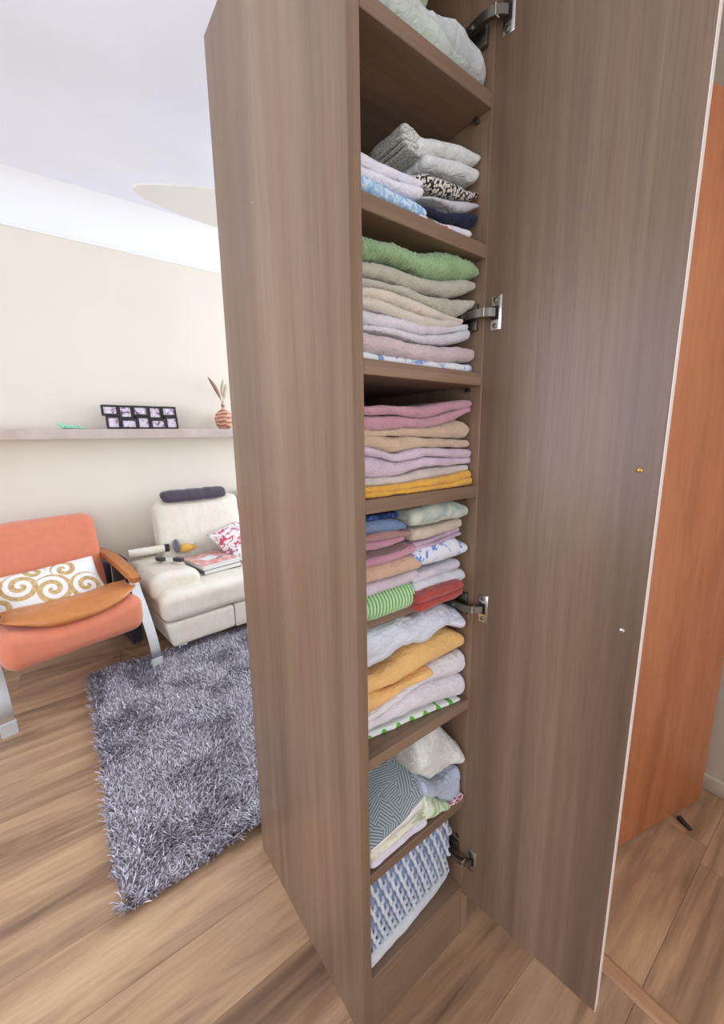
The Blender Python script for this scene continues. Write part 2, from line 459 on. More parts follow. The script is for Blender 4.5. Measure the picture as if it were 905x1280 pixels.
# ------------------------------------------------------------------ the tall cabinet
H, D, XI, XO, XR, TH = 2.2, 0.544, 0.0215, -0.0025, 0.3205, 0.0245
cab = empty('linen_cabinet', (0.165, 0.27, 0.0))
tag(cab, 'tall narrow grey-brown wood cabinet with its door open and linens on every shelf', 'cabinet')
cab_off = Vector((-0.165, -0.27, 0))
def cbox(name, lo, hi, mat, bevel=0.0012, parent=None):
    lo = Vector(lo) + cab_off; hi = Vector(hi) + cab_off
    return box(name, lo, hi, mat, parent or cab, bevel, 1)
cbox('side_panel', (XO, 0, 0), (XI, D, H), M_cab)
cbox('side_panel', (XR, 0, 0), (XR + TH, D, H), M_cab)
cbox('back_panel', (XI, D - 0.008, 0.14), (XR, D - 0.001, H - TH), M_cab, 0)
cbox('top_panel', (XI, 0, H - TH), (XR, D - 0.001, H), M_cab_x)
cbox('bottom_panel', (XI, 0.001, 0.131), (XR, D - 0.009, 0.1555), M_cab_x)
cbox('plinth', (XI, 0.002, 0.0), (XR, 0.02, 0.1305), M_cab_x)
SH = [(1.8895, 0.0), (1.6435, 0.0), (1.4095, 0.0), (1.182, 0.0), (0.946, 0.042), (0.677, 0.0), (0.4065, 0.0)]   # underside, front recess
for z, yf in SH:
    cbox('shelf', (XI + 0.0005, 0.001 + yf, z), (XR - 0.0005, D - 0.009, z + 0.0245), M_cab_x)
    for py in (0.03, 0.45):
        pz = z - 0.006
        bm = bmesh.new(); tube_geo(bm, [Vector((XR, py, pz)) + cab_off, Vector((XR - 0.010, py, pz)) + cab_off], 0.0045, 10)
        finish(bm, 'shelf_pin', M_nickel_d, cab, angle=40)
# confirmat screw caps and shelf holes on the right inner wall
for pz, py in ((1.33, 0.035), (0.30, 0.02), (1.665, 0.006 + 0.02)):
    bm = bmesh.new(); tube_geo(bm, [Vector((XR, py, pz)) + cab_off, Vector((XR - 0.0012, py, pz)) + cab_off], 0.006, 12)
    finish(bm, 'screw_cap', M_nickel_d, cab, angle=40)
# tiny hole in the outer side
for py, pz in ((0.33, 1.78), (0.30, 0.88)):
    bm = bmesh.new(); tube_geo(bm, [Vector((XO, py, pz)) + cab_off, Vector((XO - 0.0008, py, pz)) + cab_off], 0.003, 10)
    finish(bm, 'screw_cap', M_nickel, cab, angle=40)

# door: local x along the leaf from the hinge side, local y = inner face normal side
DA = 0.12635
DL = 0.3136
dlo = Vector((0.32052, 0.0, 0.0)) + cab_off
def make_door():
    bm = bmesh.new(); add_box(bm, (0.0, 0.0, 0.140), (DL - 0.0012, 0.0195, 2.198), 0.001, 1)
    d = finish(bm, 'door', M_door, cab, angle=30)
    d.location = dlo; d.rotation_euler = (0, 0, -math.pi / 2 + DA)
    box('lit_edge_band', (DL - 0.0011, 0.0006, 0.1405), (DL + 0.0002, 0.0190, 2.1975), M_lit_band, d)
    for (u, z, m) in ((0.284, 1.253, M_brass), (0.285, 0.978, M_nickel)):
        bm = bmesh.new(); tube_geo(bm, [(u, 0.001, z), (u, -0.0016, z), (u, -0.003, z)], [0.0042, 0.0042, 0.0022], 12)
        s = finish(bm, 'screw', m, d, angle=40); s['label'] = 'small shiny screw left in the door'
    return d
door = make_door()
# door local +y points away from the viewer; the inner face is y = 0 looking towards -x world
def hinge(z):
    u = 0.026
    bm = bmesh.new(); add_box(bm, (u - 0.011, -0.0022, z - 0.031), (u + 0.011, 0.0, z + 0.031), 0.0009, 2)
    pl = finish(bm, 'hinge_plate', M_nickel, door, angle=35)
    pl['label'] = 'nickel hinge plate'
    for dz in (-0.023, 0.023):
        bm = bmesh.new(); tube_geo(bm, [(u - 0.002, -0.002, z + dz), (u - 0.002, -0.0034, z + dz), (u - 0.002, -0.0042, z + dz)], [0.0048, 0.0046, 0.003], 14)
        finish(bm, 'hinge_screw', M_nickel_d, door, angle=40)
    bm = bmesh.new(); add_box(bm, (u - 0.0085, -0.0030, z - 0.0125), (u + 0.005, -0.0018, z + 0.0125), 0.0005, 1)
    finish(bm, 'hinge_cup_shade', M_recess_shade, door, angle=35)  # near-black block painted as the shade inside the cup hole
    # arm from the cup to the mounting plate inside the cabinet side
    def W(x, y, zz): return Vector((x, y, zz)) + cab_off
    bm = bmesh.new()
    arm = smooth_path([(0.3185, -0.024, z), (0.3075, -0.017, z), (0.2985, -0.002, z), (0.2960, 0.018, z), (0.2975, 0.060, z)], 6)
    rings = []
    for i, p in enumerate(arm):
        t = (arm[min(i + 1, len(arm) - 1)] - arm[max(i - 1, 0)]).normalized()
        nn = Vector((-t.y, t.x, 0)); hw = 0.0075; ht = 0.0045
        rings.append([bm.verts.new(p + cab_off + nn * a * ht + Vector((0, 0, b * hw))) for a, b in ((-1, -1), (1, -1), (1, 1), (-1, 1))])
    for r0, r1 in zip(rings, rings[1:]):
        for k in range(4): bm.faces.new((r0[k], r0[(k + 1) % 4], r1[(k + 1) % 4], r1[k]))
    bm.faces.new(rings[0][::-1]); bm.faces.new(rings[-1])
    a = finish(bm, 'hinge_arm', M_nickel_d, cab, angle=40); a['label'] = 'steel concealed hinge arm'
    bm = bmesh.new(); add_box(bm, W(0.2965, -0.0165, z - 0.0085), W(0.3085, -0.0135, z + 0.0085), 0.001, 1)
    finish(bm, 'hinge_link', M_nickel, a, angle=35)
    bm = bmesh.new(); add_box(bm, W(0.3110, 0.012, z - 0.026), W(0.3203, 0.055, z + 0.026), 0.003, 2)
    b2 = finish(bm, 'mounting_plate', M_nickel_d, cab, angle=35)
    bm = bmesh.new(); tube_geo(bm, [W(0.2925, 0.03, z), W(0.2895, 0.03, z)], 0.0042, 12)
    finish(bm, 'hinge_screw', M_nickel, a, angle=40)
for z in (2.015, 1.541, 0.937, 0.262): hinge(z)

# ------------------------------------------------------------------ linens in the cabinet
# (front y at left and right end, layers of (x start, table start, x end, heights of top, heights of bottom)), metres
CLOTH = {
    'lightblue': ((0.012, 0.012), [(0.026, 0.031, 0.173, [1.697, 1.699, 1.6995, 1.6984, 1.698, 1.698, 1.698, 1.6947, 1.69], [1.675, 1.6763, 1.6767, 1.6762, 1.6762, 1.6766, 1.6769, 1.677, 1.677])]),
    'whiteleft': ((0.012, 0.012), [(0.026, 0.031, 0.165, [1.71, 1.7106, 1.711, 1.711, 1.711, 1.7126, 1.7162, 1.7197, 1.723], [1.697, 1.6974, 1.6978, 1.6978, 1.6973, 1.6974, 1.6981, 1.6989, 1.709]), (0.026, 0.031, 0.164, [1.731, 1.7282, 1.7274, 1.727, 1.727, 1.7278, 1.7298, 1.7318, 1.732], [1.71, 1.7106, 1.7111, 1.7115, 1.7119, 1.7133, 1.7149, 1.718, 1.724])]),
    'floral': ((0.014, 0.014), [(0.156, 0.156, 0.293, [1.693, 1.693, 1.693, 1.693, 1.6932, 1.6949, 1.6966, 1.6984, 1.7], [1.679, 1.6787, 1.6785, 1.6782, 1.678, 1.6788, 1.6795, 1.6803, 1.681])]),
    'navy': ((0.018, 0.018), [(0.163, 0.163, 0.317, [1.706, 1.7081, 1.7102, 1.7123, 1.7162, 1.721, 1.7257, 1.7305, 1.735], [1.696, 1.6963, 1.6966, 1.6969, 1.6985, 1.701, 1.7034, 1.7058, 1.718])]),
    'bwprint': ((0.014, 0.014), [(0.137, 0.137, 0.318, [1.736, 1.7469, 1.7535, 1.7574, 1.7613, 1.7633, 1.7648, 1.7667, 1.77], [1.724, 1.7269, 1.73, 1.7333, 1.7359, 1.738, 1.7401, 1.7466, 1.757]), (0.159, 0.159, 0.318, [1.718, 1.7219, 1.7257, 1.7284, 1.7304, 1.7325, 1.7373, 1.7431, 1.749], [1.705, 1.7093, 1.7136, 1.7155, 1.7163, 1.7178, 1.7242, 1.7305, 1.741])]),
    'rolllow': ((0.018, 0.018), [(0.173, 0.173, 0.318, [1.779, 1.7834, 1.7878, 1.7922, 1.7955, 1.7979, 1.8004, 1.8028, 1.805], [1.759, 1.7615, 1.7642, 1.7668, 1.7694, 1.7719, 1.7744, 1.7769, 1.784])]),
    'rollup': ((0.016, 0.016), [(0.156, 0.156, 0.318, [1.799, 1.8046, 1.8103, 1.8141, 1.8177, 1.8212, 1.8243, 1.8257, 1.827], [1.773, 1.7783, 1.7837, 1.789, 1.7934, 1.7966, 1.7998, 1.803, 1.812])]),
    'bluepat': ((0.02, 0.02), [(0.026, 0.039, 0.318, [1.449, 1.449, 1.449, 1.449, 1.449, 1.4503, 1.4516, 1.453, 1.452], [1.429, 1.4301, 1.4312, 1.4322, 1.4329, 1.4337, 1.4344, 1.4352, 1.436])]),
    'pinkplush': ((0.012, 0.012), [(0.026, 0.033, 0.318, [1.48, 1.4797, 1.4779, 1.4745, 1.476, 1.4785, 1.482, 1.4837, 1.483], [1.447, 1.4484, 1.4482, 1.447, 1.447, 1.4473, 1.4496, 1.4535, 1.46])]),
    'whitelav': ((0.02, 0.02), [(0.026, 0.038, 0.308, [1.49, 1.492, 1.4937, 1.4902, 1.4918, 1.4955, 1.5029, 1.5126, 1.522], [1.482, 1.4835, 1.4822, 1.4797, 1.4775, 1.4796, 1.4829, 1.4914, 1.5]), (0.026, 0.038, 0.3, [1.516, 1.513, 1.513, 1.5126, 1.5122, 1.5134, 1.5156, 1.5201, 1.525], [1.49, 1.493, 1.4938, 1.4913, 1.4923, 1.496, 1.502, 1.511, 1.52])]),
    'cream': ((0.02, 0.02), [(0.026, 0.038, 0.285, [1.533, 1.5355, 1.5323, 1.5294, 1.5266, 1.5253, 1.5259, 1.5291, 1.533], [1.516, 1.5161, 1.5132, 1.5103, 1.5075, 1.505, 1.5078, 1.5145, 1.526]), (0.026, 0.039, 0.283, [1.547, 1.5511, 1.5536, 1.5522, 1.5484, 1.5437, 1.5383, 1.5348, 1.532], [1.532, 1.5345, 1.5324, 1.5302, 1.5281, 1.5259, 1.5255, 1.5262, 1.527])]),
    'greybeige': ((0.015, 0.015), [(0.026, 0.034, 0.318, [1.56, 1.5624, 1.5614, 1.5595, 1.5582, 1.5623, 1.5674, 1.5727, 1.578], [1.545, 1.549, 1.5506, 1.5486, 1.5444, 1.5371, 1.5318, 1.5399, 1.564]), (0.026, 0.034, 0.315, [1.583, 1.5881, 1.5899, 1.5892, 1.5895, 1.5926, 1.5997, 1.6077, 1.607], [1.56, 1.5646, 1.5649, 1.5618, 1.5612, 1.5632, 1.5683, 1.5783, 1.592])]),
    'greenplush': ((0.008, 0.008), [(0.026, 0.028, 0.318, [1.618, 1.6158, 1.62, 1.6205, 1.6266, 1.6372, 1.6435, 1.645, 1.635], [1.581, 1.5883, 1.5913, 1.5907, 1.5885, 1.5907, 1.6, 1.6038, 1.612])]),
    'yellow': ((0.01, 0.01), [(0.026, 0.031, 0.318, [1.218, 1.217, 1.216, 1.216, 1.216, 1.2166, 1.2185, 1.2228, 1.227], [1.199, 1.2, 1.201, 1.2015, 1.202, 1.202, 1.202, 1.2034, 1.205]), (0.026, 0.032, 0.313, [1.227, 1.2263, 1.2263, 1.2268, 1.2283, 1.2304, 1.2327, 1.2359, 1.24], [1.218, 1.2165, 1.2151, 1.2155, 1.216, 1.216, 1.2163, 1.2202, 1.224])]),
    'creamthin': ((0.02, 0.02), [(0.026, 0.04, 0.315, [1.242, 1.2393, 1.2392, 1.2425, 1.2495, 1.25, 1.2491, 1.2495, 1.25], [1.226, 1.2246, 1.2232, 1.2247, 1.2265, 1.2282, 1.2298, 1.2337, 1.238])]),
    'lavender': ((0.015, 0.015), [(0.026, 0.036, 0.318, [1.281, 1.275, 1.265, 1.267, 1.2714, 1.2693, 1.2681, 1.267, 1.266], [1.242, 1.2398, 1.2404, 1.2458, 1.2537, 1.2525, 1.2512, 1.2521, 1.253]), (0.026, 0.036, 0.318, [1.296, 1.2882, 1.2791, 1.2863, 1.29, 1.2877, 1.2856, 1.2838, 1.282], [1.282, 1.276, 1.2653, 1.2679, 1.2733, 1.2705, 1.2686, 1.2668, 1.265])]),
    'beige': ((0.02, 0.02), [(0.026, 0.04, 0.317, [1.318, 1.3161, 1.3101, 1.3122, 1.3086, 1.3061, 1.3044, 1.3027, 1.301], [1.295, 1.2887, 1.2809, 1.2868, 1.2895, 1.2891, 1.288, 1.287, 1.286]), (0.026, 0.04, 0.315, [1.32, 1.3193, 1.3241, 1.328, 1.328, 1.3318, 1.3372, 1.3446, 1.338], [1.317, 1.3147, 1.3125, 1.3108, 1.3099, 1.3089, 1.3068, 1.3048, 1.305])]),
    'pink': ((0.015, 0.015), [(0.026, 0.036, 0.311, [1.347, 1.3452, 1.3486, 1.3452, 1.3424, 1.3474, 1.3564, 1.3627, 1.369], [1.323, 1.32, 1.3236, 1.327, 1.327, 1.3303, 1.3363, 1.3455, 1.36]), (0.026, 0.036, 0.315, [1.362, 1.3637, 1.3647, 1.365, 1.366, 1.3709, 1.3771, 1.3811, 1.383], [1.348, 1.3462, 1.3509, 1.3459, 1.3433, 1.3495, 1.3587, 1.3634, 1.368])]),
    'ribgreen': ((0.008, 0.008), [(0.026, 0.03, 0.154, [1.028, 1.028, 1.028, 1.028, 1.028, 1.028, 1.028, 1.028, 1.028], [0.973, 0.9708, 0.9686, 0.9664, 0.965, 0.9637, 0.9625, 0.9612, 0.96])]),
    'palepink': ((0.018, 0.018), [(0.026, 0.038, 0.172, [1.048, 1.047, 1.046, 1.045, 1.0458, 1.0466, 1.0474, 1.0482, 1.049], [1.023, 1.0233, 1.0237, 1.024, 1.0244, 1.0248, 1.0252, 1.0256, 1.026])]),
    'peach': ((0.012, 0.012), [(0.026, 0.033, 0.174, [1.08, 1.0797, 1.0793, 1.0792, 1.0802, 1.0813, 1.0823, 1.0808, 1.075], [1.05, 1.0493, 1.0486, 1.0481, 1.0487, 1.0493, 1.0498, 1.0504, 1.051])]),
    'pinklow': ((0.018, 0.018), [(0.026, 0.038, 0.158, [1.096, 1.0957, 1.0954, 1.0951, 1.0962, 1.0979, 1.0997, 1.1015, 1.103], [1.079, 1.0784, 1.0778, 1.0772, 1.0783, 1.0802, 1.0821, 1.0841, 1.086])]),
    'brown': ((0.02, 0.02), [(0.026, 0.04, 0.136, [1.108, 1.108, 1.108, 1.108, 1.108, 1.1089, 1.1099, 1.111, 1.112], [1.095, 1.0948, 1.0945, 1.0943, 1.094, 1.0953, 1.0969, 1.0984, 1.1])]),
    'pinkup': ((0.02, 0.02), [(0.026, 0.04, 0.133, [1.125, 1.1248, 1.1245, 1.1243, 1.1241, 1.1238, 1.1235, 1.1232, 1.123], [1.109, 1.1088, 1.1085, 1.1083, 1.1081, 1.1091, 1.1108, 1.1124, 1.114])]),
    'rose': ((0.018, 0.018), [(0.026, 0.039, 0.145, [1.14, 1.1405, 1.141, 1.1402, 1.1393, 1.1384, 1.1366, 1.1338, 1.131], [1.126, 1.126, 1.126, 1.1255, 1.125, 1.1245, 1.124, 1.1235, 1.123])]),
    'steel': ((0.018, 0.018), [(0.026, 0.039, 0.136, [1.165, 1.1641, 1.1632, 1.1623, 1.1618, 1.1615, 1.1611, 1.1547, 1.145], [1.141, 1.1403, 1.1395, 1.1388, 1.1381, 1.1375, 1.137, 1.1365, 1.136])]),
    'navysmall': ((0.02, 0.02), [(0.026, 0.04, 0.117, [1.174, 1.1739, 1.1738, 1.1736, 1.1735, 1.1734, 1.1733, 1.1731, 1.173], [1.164, 1.1635, 1.163, 1.1625, 1.162, 1.1615, 1.161, 1.1605, 1.16])]),
    'red': ((-0.008, -0.008), [(0.142, 0.142, 0.279, [0.989, 0.9886, 0.9883, 0.988, 0.988, 0.988, 0.9888, 0.9899, 0.991], [0.968, 0.9676, 0.9673, 0.9669, 0.9665, 0.9661, 0.9684, 0.9722, 0.976]), (0.141, 0.141, 0.278, [1.005, 1.0061, 1.0072, 1.008, 1.0078, 1.0076, 1.0074, 1.0072, 1.007], [0.989, 0.9883, 0.9876, 0.9871, 0.9877, 0.9883, 0.9888, 0.9894, 0.99])]),
    'white3': ((0.015, 0.015), [(0.154, 0.154, 0.311, [1.021, 1.0223, 1.0237, 1.025, 1.024, 1.023, 1.0219, 1.0209, 1.02], [0.997, 0.9963, 0.9957, 0.995, 0.9946, 0.9942, 0.9938, 0.9934, 0.993])]),
    'white2': ((0.018, 0.018), [(0.154, 0.154, 0.299, [1.039, 1.0402, 1.0414, 1.0426, 1.0431, 1.0434, 1.0436, 1.0438, 1.044], [1.02, 1.0206, 1.0212, 1.0218, 1.022, 1.022, 1.022, 1.022, 1.022])]),
    'blueflower': ((0.012, 0.012), [(0.152, 0.152, 0.316, [1.09, 1.0922, 1.0945, 1.0962, 1.0968, 1.0974, 1.098, 1.087, 1.076], [1.053, 1.0523, 1.0516, 1.0508, 1.0501, 1.0509, 1.0519, 1.053, 1.06])]),
    'lilac': ((0.02, 0.02), [(0.158, 0.158, 0.298, [1.095, 1.0956, 1.0962, 1.0968, 1.0985, 1.1006, 1.1028, 1.105, 1.107], [1.088, 1.0883, 1.0886, 1.0889, 1.0905, 1.0926, 1.0947, 1.0969, 1.099]), (0.158, 0.158, 0.294, [1.104, 1.1046, 1.1052, 1.1058, 1.1075, 1.1102, 1.1128, 1.1154, 1.118], [1.095, 1.0956, 1.0962, 1.0968, 1.0983, 1.1005, 1.1026, 1.1048, 1.107])]),
    'creamsm': ((0.018, 0.018), [(0.15, 0.15, 0.301, [1.132, 1.132, 1.132, 1.132, 1.1323, 1.1327, 1.1332, 1.1336, 1.134], [1.108, 1.1077, 1.1074, 1.1071, 1.1083, 1.1102, 1.1121, 1.1141, 1.116])]),
    'mint': ((0.012, 0.012), [(0.144, 0.144, 0.312, [1.172, 1.1762, 1.1789, 1.1784, 1.178, 1.1776, 1.1772, 1.1695, 1.158], [1.136, 1.1357, 1.1353, 1.135, 1.1353, 1.1355, 1.1357, 1.136, 1.143])]),
    'greendot': ((0.042, 0.008), [(0.026, 0.058, 0.301, [0.717, 0.715, 0.7131, 0.7138, 0.7147, 0.7137, 0.7118, 0.7099, 0.708], [0.702, 0.6951, 0.695, 0.6958, 0.6997, 0.7005, 0.6996, 0.6988, 0.698])]),
    'white2b': ((0.038, 0.008), [(0.026, 0.057, 0.318, [0.743, 0.7518, 0.7606, 0.7675, 0.7727, 0.7743, 0.7694, 0.7645, 0.761], [0.721, 0.7182, 0.7162, 0.7171, 0.7179, 0.7146, 0.7113, 0.7076, 0.704])]),
    'white1b': ((0.035, 0.008), [(0.026, 0.055, 0.318, [0.764, 0.7737, 0.7834, 0.7957, 0.8101, 0.8166, 0.8204, 0.8215, 0.822], [0.747, 0.7551, 0.7632, 0.7708, 0.7768, 0.7751, 0.7721, 0.766, 0.76])]),
    'orange': ((0.03, 0.006), [(0.026, 0.049, 0.201, [0.812, 0.8089, 0.8055, 0.8074, 0.8103, 0.8132, 0.8161, 0.8191, 0.822], [0.767, 0.7716, 0.7763, 0.7825, 0.789, 0.7955, 0.8015, 0.8063, 0.811]), (0.026, 0.048, 0.311, [0.849, 0.8435, 0.8496, 0.8672, 0.8731, 0.8747, 0.8772, 0.8798, 0.867], [0.808, 0.805, 0.8093, 0.8136, 0.8176, 0.8211, 0.825, 0.833, 0.841])]),
    'sheet': ((0.022, 0.006), [(0.026, 0.042, 0.31, [0.945, 0.951, 0.951, 0.9514, 0.9524, 0.9522, 0.9496, 0.9283, 0.902], [0.857, 0.8501, 0.8547, 0.8757, 0.876, 0.8767, 0.8797, 0.8825, 0.885])]),
    'pilewhite': ((0.003, 0.003), [(0.026, 0.027, 0.182, [0.493, 0.4952, 0.4973, 0.4995, 0.5033, 0.5112, 0.5192, 0.5271, 0.531], [0.476, 0.4762, 0.4765, 0.4768, 0.4772, 0.4779, 0.4786, 0.4793, 0.48])]),
    'pilecream': ((0.003, 0.003), [(0.026, 0.029, 0.191, [0.474, 0.4746, 0.4752, 0.4757, 0.4763, 0.4768, 0.4772, 0.4777, 0.478], [0.454, 0.454, 0.454, 0.454, 0.4541, 0.4543, 0.4546, 0.4548, 0.455])]),
    'pilelow': ((0.003, 0.003), [(0.026, 0.028, 0.192, [0.453, 0.453, 0.453, 0.453, 0.453, 0.453, 0.453, 0.453, 0.453], [0.433, 0.4301, 0.4272, 0.4243, 0.4228, 0.4223, 0.4219, 0.4214, 0.421])]),
    'bundle': ((0.003, 0.003), [(0.154, 0.154, 0.318, [0.66, 0.6696, 0.6726, 0.67, 0.6631, 0.639, 0.615, 0.5801, 0.547], [0.58, 0.5591, 0.5381, 0.5188, 0.5161, 0.5134, 0.5139, 0.5149, 0.516])]),
    'greyblue': ((0.003, 0.003), [(0.172, 0.172, 0.318, [0.557, 0.5402, 0.5234, 0.5145, 0.5118, 0.5091, 0.509, 0.509, 0.509], [0.531, 0.5147, 0.4964, 0.4758, 0.4564, 0.4421, 0.4279, 0.4259, 0.444])]),
    'greenstripe': ((0.003, 0.003), [(0.178, 0.178, 0.268, [0.528, 0.5162, 0.5044, 0.4926, 0.4808, 0.4688, 0.4568, 0.4449, 0.434], [0.444, 0.4408, 0.437, 0.4332, 0.4293, 0.4252, 0.4211, 0.4171, 0.413])]),
    'pinklace': ((0.003, 0.003), [(0.262, 0.262, 0.318, [0.439, 0.4354, 0.4318, 0.4283, 0.4247, 0.4238, 0.4308, 0.4379, 0.443], [0.411, 0.4097, 0.408, 0.4063, 0.4045, 0.4034, 0.4069, 0.4105, 0.414])]),
    'blanketwhite': ((0.009, 0.028), [(0.026, 0.028, 0.318, [0.197, 0.1959, 0.1949, 0.1942, 0.1955, 0.1968, 0.198, 0.1993, 0.2], [0.14, 0.1403, 0.1407, 0.142, 0.1474, 0.1528, 0.1582, 0.1636, 0.169])]),
    'knit': ((0.012, 0.028), [(0.026, 0.03, 0.317, [0.402, 0.3958, 0.3891, 0.3823, 0.3756, 0.3689, 0.3622, 0.3555, 0.352], [0.191, 0.1907, 0.1903, 0.1901, 0.1913, 0.1925, 0.1936, 0.1948, 0.196])]),
}

def cloth_geo(bm, y0, y1, layer, zmin, zmax, fuzz, seed, rib=None, frontr=None, noise_lo=0.0015, crush=0.0):
    xs0, xt0, x1, zt, zb = layer
    L = x1 - xs0; nx = max(14, int(L / (0.0035 if rib is None else 0.0018)))
    tx = np.linspace(xt0, x1, len(zt))
    def sm(x, a): 
        # smooth sampling of the height table
        w = 0.012
        return float(np.mean([np.interp(x + d, tx, a) for d in (-w, -w / 2, 0, w / 2, w)]))
    nf, nt = 12, 8
    hmed = float(np.median(np.array(zt) - np.array(zb))) / 2
    rings = []
    for i in range(nx + 1):
        x = xs0 + L * i / nx
        t = min(max((x - xt0) / max(x1 - xt0, 1e-6), 0), 1)
        yf = y0[0] + (y0[1] - y0[0]) * t
        yf += 0.003 * noise.noise(Vector((x * 18, seed * 3.7, 1.3)))
        top, bot = sm(x, zt), sm(x, zb)
        top = min(top, zmax); bot = max(bot, zmin)
        if top - bot < 0.004: top = min(bot + 0.004, zmax); bot = top - 0.004
        c, h = (top + bot) / 2, (top - bot) / 2
        r = frontr if frontr else min(h * 1.15, 0.022)
        # rounded ends
        h = max(h, 0.5 * hmed); er = min(h * 0.8, 0.010)
        e = 1.0
        for dd in (x1 - x, x - xs0):
            if dd < er: e = min(e, math.sqrt(max(0.0, 1 - (1 - dd / er) ** 2)))
        e = 0.50 + 0.50 * e
        yf += (1 - e) * r * 0.8
        h *= e
        ring = []
        for k in range(5):                       # bottom, back to front
            ring.append((y1 + (yf + r - y1) * k / 5, c - h))
        for k in range(nf + 1):                  # rounded front
            a = -math.pi / 2 - math.pi * k / nf
            ring.append((yf + r + math.cos(a) * r, c + math.sin(a) * h))
        for k in range(1, nt + 1):               # top, front to back
            ring.append((yf + r + (y1 - yf - r) * (k / nt) ** 1.4, c + h))
        vs = []
        for j, (yy, zz) in enumerate(ring):
            p = Vector((x, yy, zz))
            nrm = Vector((0, yy - (yf + r) if yy < yf + r else 0, zz - c))
            if nrm.length > 1e-6: nrm.normalize()
            d = noise_lo * noise.noise(Vector((x * 30, yy * 30, zz * 60 + seed * 5.1)))
            if crush: d += crush * (noise.noise(Vector((x * 11 + zz * 9, yy * 14, zz * 16 + seed * 2.3))) - 0.5 * abs(noise.noise(Vector((x * 24 - zz * 30, yy * 20, seed * 9.1)))))
            d += 0.0016 * (0.35 - abs(noise.noise(Vector((x * 26 + zz * 40, yy * 26, zz * 75 + seed * 1.7))))) * min(1.0, h / 0.008)
            if fuzz: d += 1.3 * fuzz * noise.noise(Vector((x * 210, yy * 210, zz * 210 + seed)))
            if rib: d += rib[1] * (0.5 + 0.5 * math.cos(2 * math.pi * x / rib[0])) - rib[1]
            p += nrm * d
            if p.z < zmin: p.z = zmin
            if p.z > zmax: p.z = zmax
            p.x = min(max(p.x, 0.0225), 0.3195)
            vs.append(bm.verts.new(p))
        rings.append(vs)
    m = len(rings[0])
    for r0, r1 in zip(rings, rings[1:]):
        for k in range(m):
            bm.faces.new((r0[k], r0[(k + 1) % m], r1[(k + 1) % m], r1[k]))
    bm.faces.new(rings[0][::-1]); bm.faces.new(rings[-1])

COMP = {1: (1.6685, 1.888), 2: (1.4345, 1.642), 3: (1.207, 1.408), 4: (0.971, 1.1805), 5: (0.702, 0.9445), 6: (0.4315, 0.6755), 7: (0.156, 0.405)}
_seed = [1.0]
def cloth(name, key, comp, label, cat, mat, group, fuzz=0.0, rib=None, frontr=None, depth=0.42, noise_lo=0.0015, crush=0.0, dz=0.0):
    y0, layers = CLOTH[key]
    zmin, zmax = COMP[comp]
    bm = bmesh.new()
    for la in layers:
        _seed[0] += 1.37
        xs0, xt0, x1, zt, zb = la
        la = (xs0, xt0, min(x1, 0.318), [z + dz for z in zt], [z + dz for z in zb])
        cloth_geo(bm, y0, depth, la, zmin, zmax, fuzz, _seed[0], rib, frontr, noise_lo, crush)
    o = finish(bm, name, mat, None, True)
    return tag(o, label, cat, group)

def terry(name, c, **kw): return fabric(name, c, bump=0.9, scale=380, dist=0.004, sheen=0.4, wrinkle=0.22, **kw)
def linen(name, c, **kw): return fabric(name, c, bump=0.3, scale=1400, dist=0.001, sheen=0.1, var=0.05, wrinkle=0.42, **kw)
def printed(name, base, spots, scale=45, lo=0.45, hi=0.5, second=None, stretch=(1, 1, 1), detail=3, bump=0.3):
    t = NT(name); v = t.map(t.world(), stretch)
    n = t.noise(v, scale, detail, 0.55, 1.2)
    c = t.mix(t.ramp(n, [(lo, (0, 0, 0)), (hi, (1, 1, 1))]), base, spots)
    if second:
        n2 = t.noise(t.map(t.world(), stretch, (4.2, 1.1, 7.7)), scale * 0.8, detail, 0.5, 0.8)
        c = t.mix(t.ramp(n2, [(0.57, (0, 0, 0)), (0.61, (1, 1, 1))]), c, second)
    t.base(c); t.set(Roughness=0.95); t.b.inputs['Specular IOR Level'].default_value = 0.2
    t.bump(t.noise(t.world(), 800, 2), bump, 0.0015)
    return t.m

G1 = 'linens on the second shelf from the top'
c = cloth
c('folded_towel', 'lightblue', 1, 'light blue speckled towel at the bottom left of the upper open shelf', 'towel', printed('blue_speckle', srgb(208, 224, 240), srgb(130, 178, 218), 110, 0.42, 0.6), G1, 0.001)
c('folded_tablecloth', 'whiteleft', 1, 'plain white folded tablecloth lying on the light blue towel', 'tablecloth', linen('white_linen_a', srgb(232, 230, 240)), G1)
c('printed_cloth', 'floral', 1, 'thin white cloth with red and grey print under the navy cloth', 'cloth', printed('red_grey_print', srgb(226, 222, 226), srgb(196, 74, 84), 30, 0.60, 0.63, srgb(110, 110, 116)), G1, dz=-0.009)
c('navy_cloth', 'navy', 1, 'dark navy folded cloth under the black and white patterned cloth', 'cloth', linen('navy_linen', srgb(36, 42, 66)), G1, crush=0.003, dz=-0.006)
def speckle_mat():
    t = NT('black_white_check'); v = t.map(t.world(), (1, 1, 1), (0, 0, 0), (0.3, 0.5, 0.7))
    vor = t.n('ShaderNodeTexVoronoi'); t.l(v, vor.inputs['Vector']); vor.inputs['Scale'].default_value = 210
    t.base(t.ramp(vor.outputs['Distance'], [(0.46, srgb(222, 218, 208)), (0.6, srgb(34, 32, 32))])); t.set(Roughness=0.9)
    t.bump(vor.outputs['Distance'], 0.5, 0.003); return t.m
CLOTH['ruffle'] = (CLOTH['bwprint'][0], [CLOTH['bwprint'][1][1]]); CLOTH['bwprint'] = (CLOTH['bwprint'][0], [CLOTH['bwprint'][1][0]])
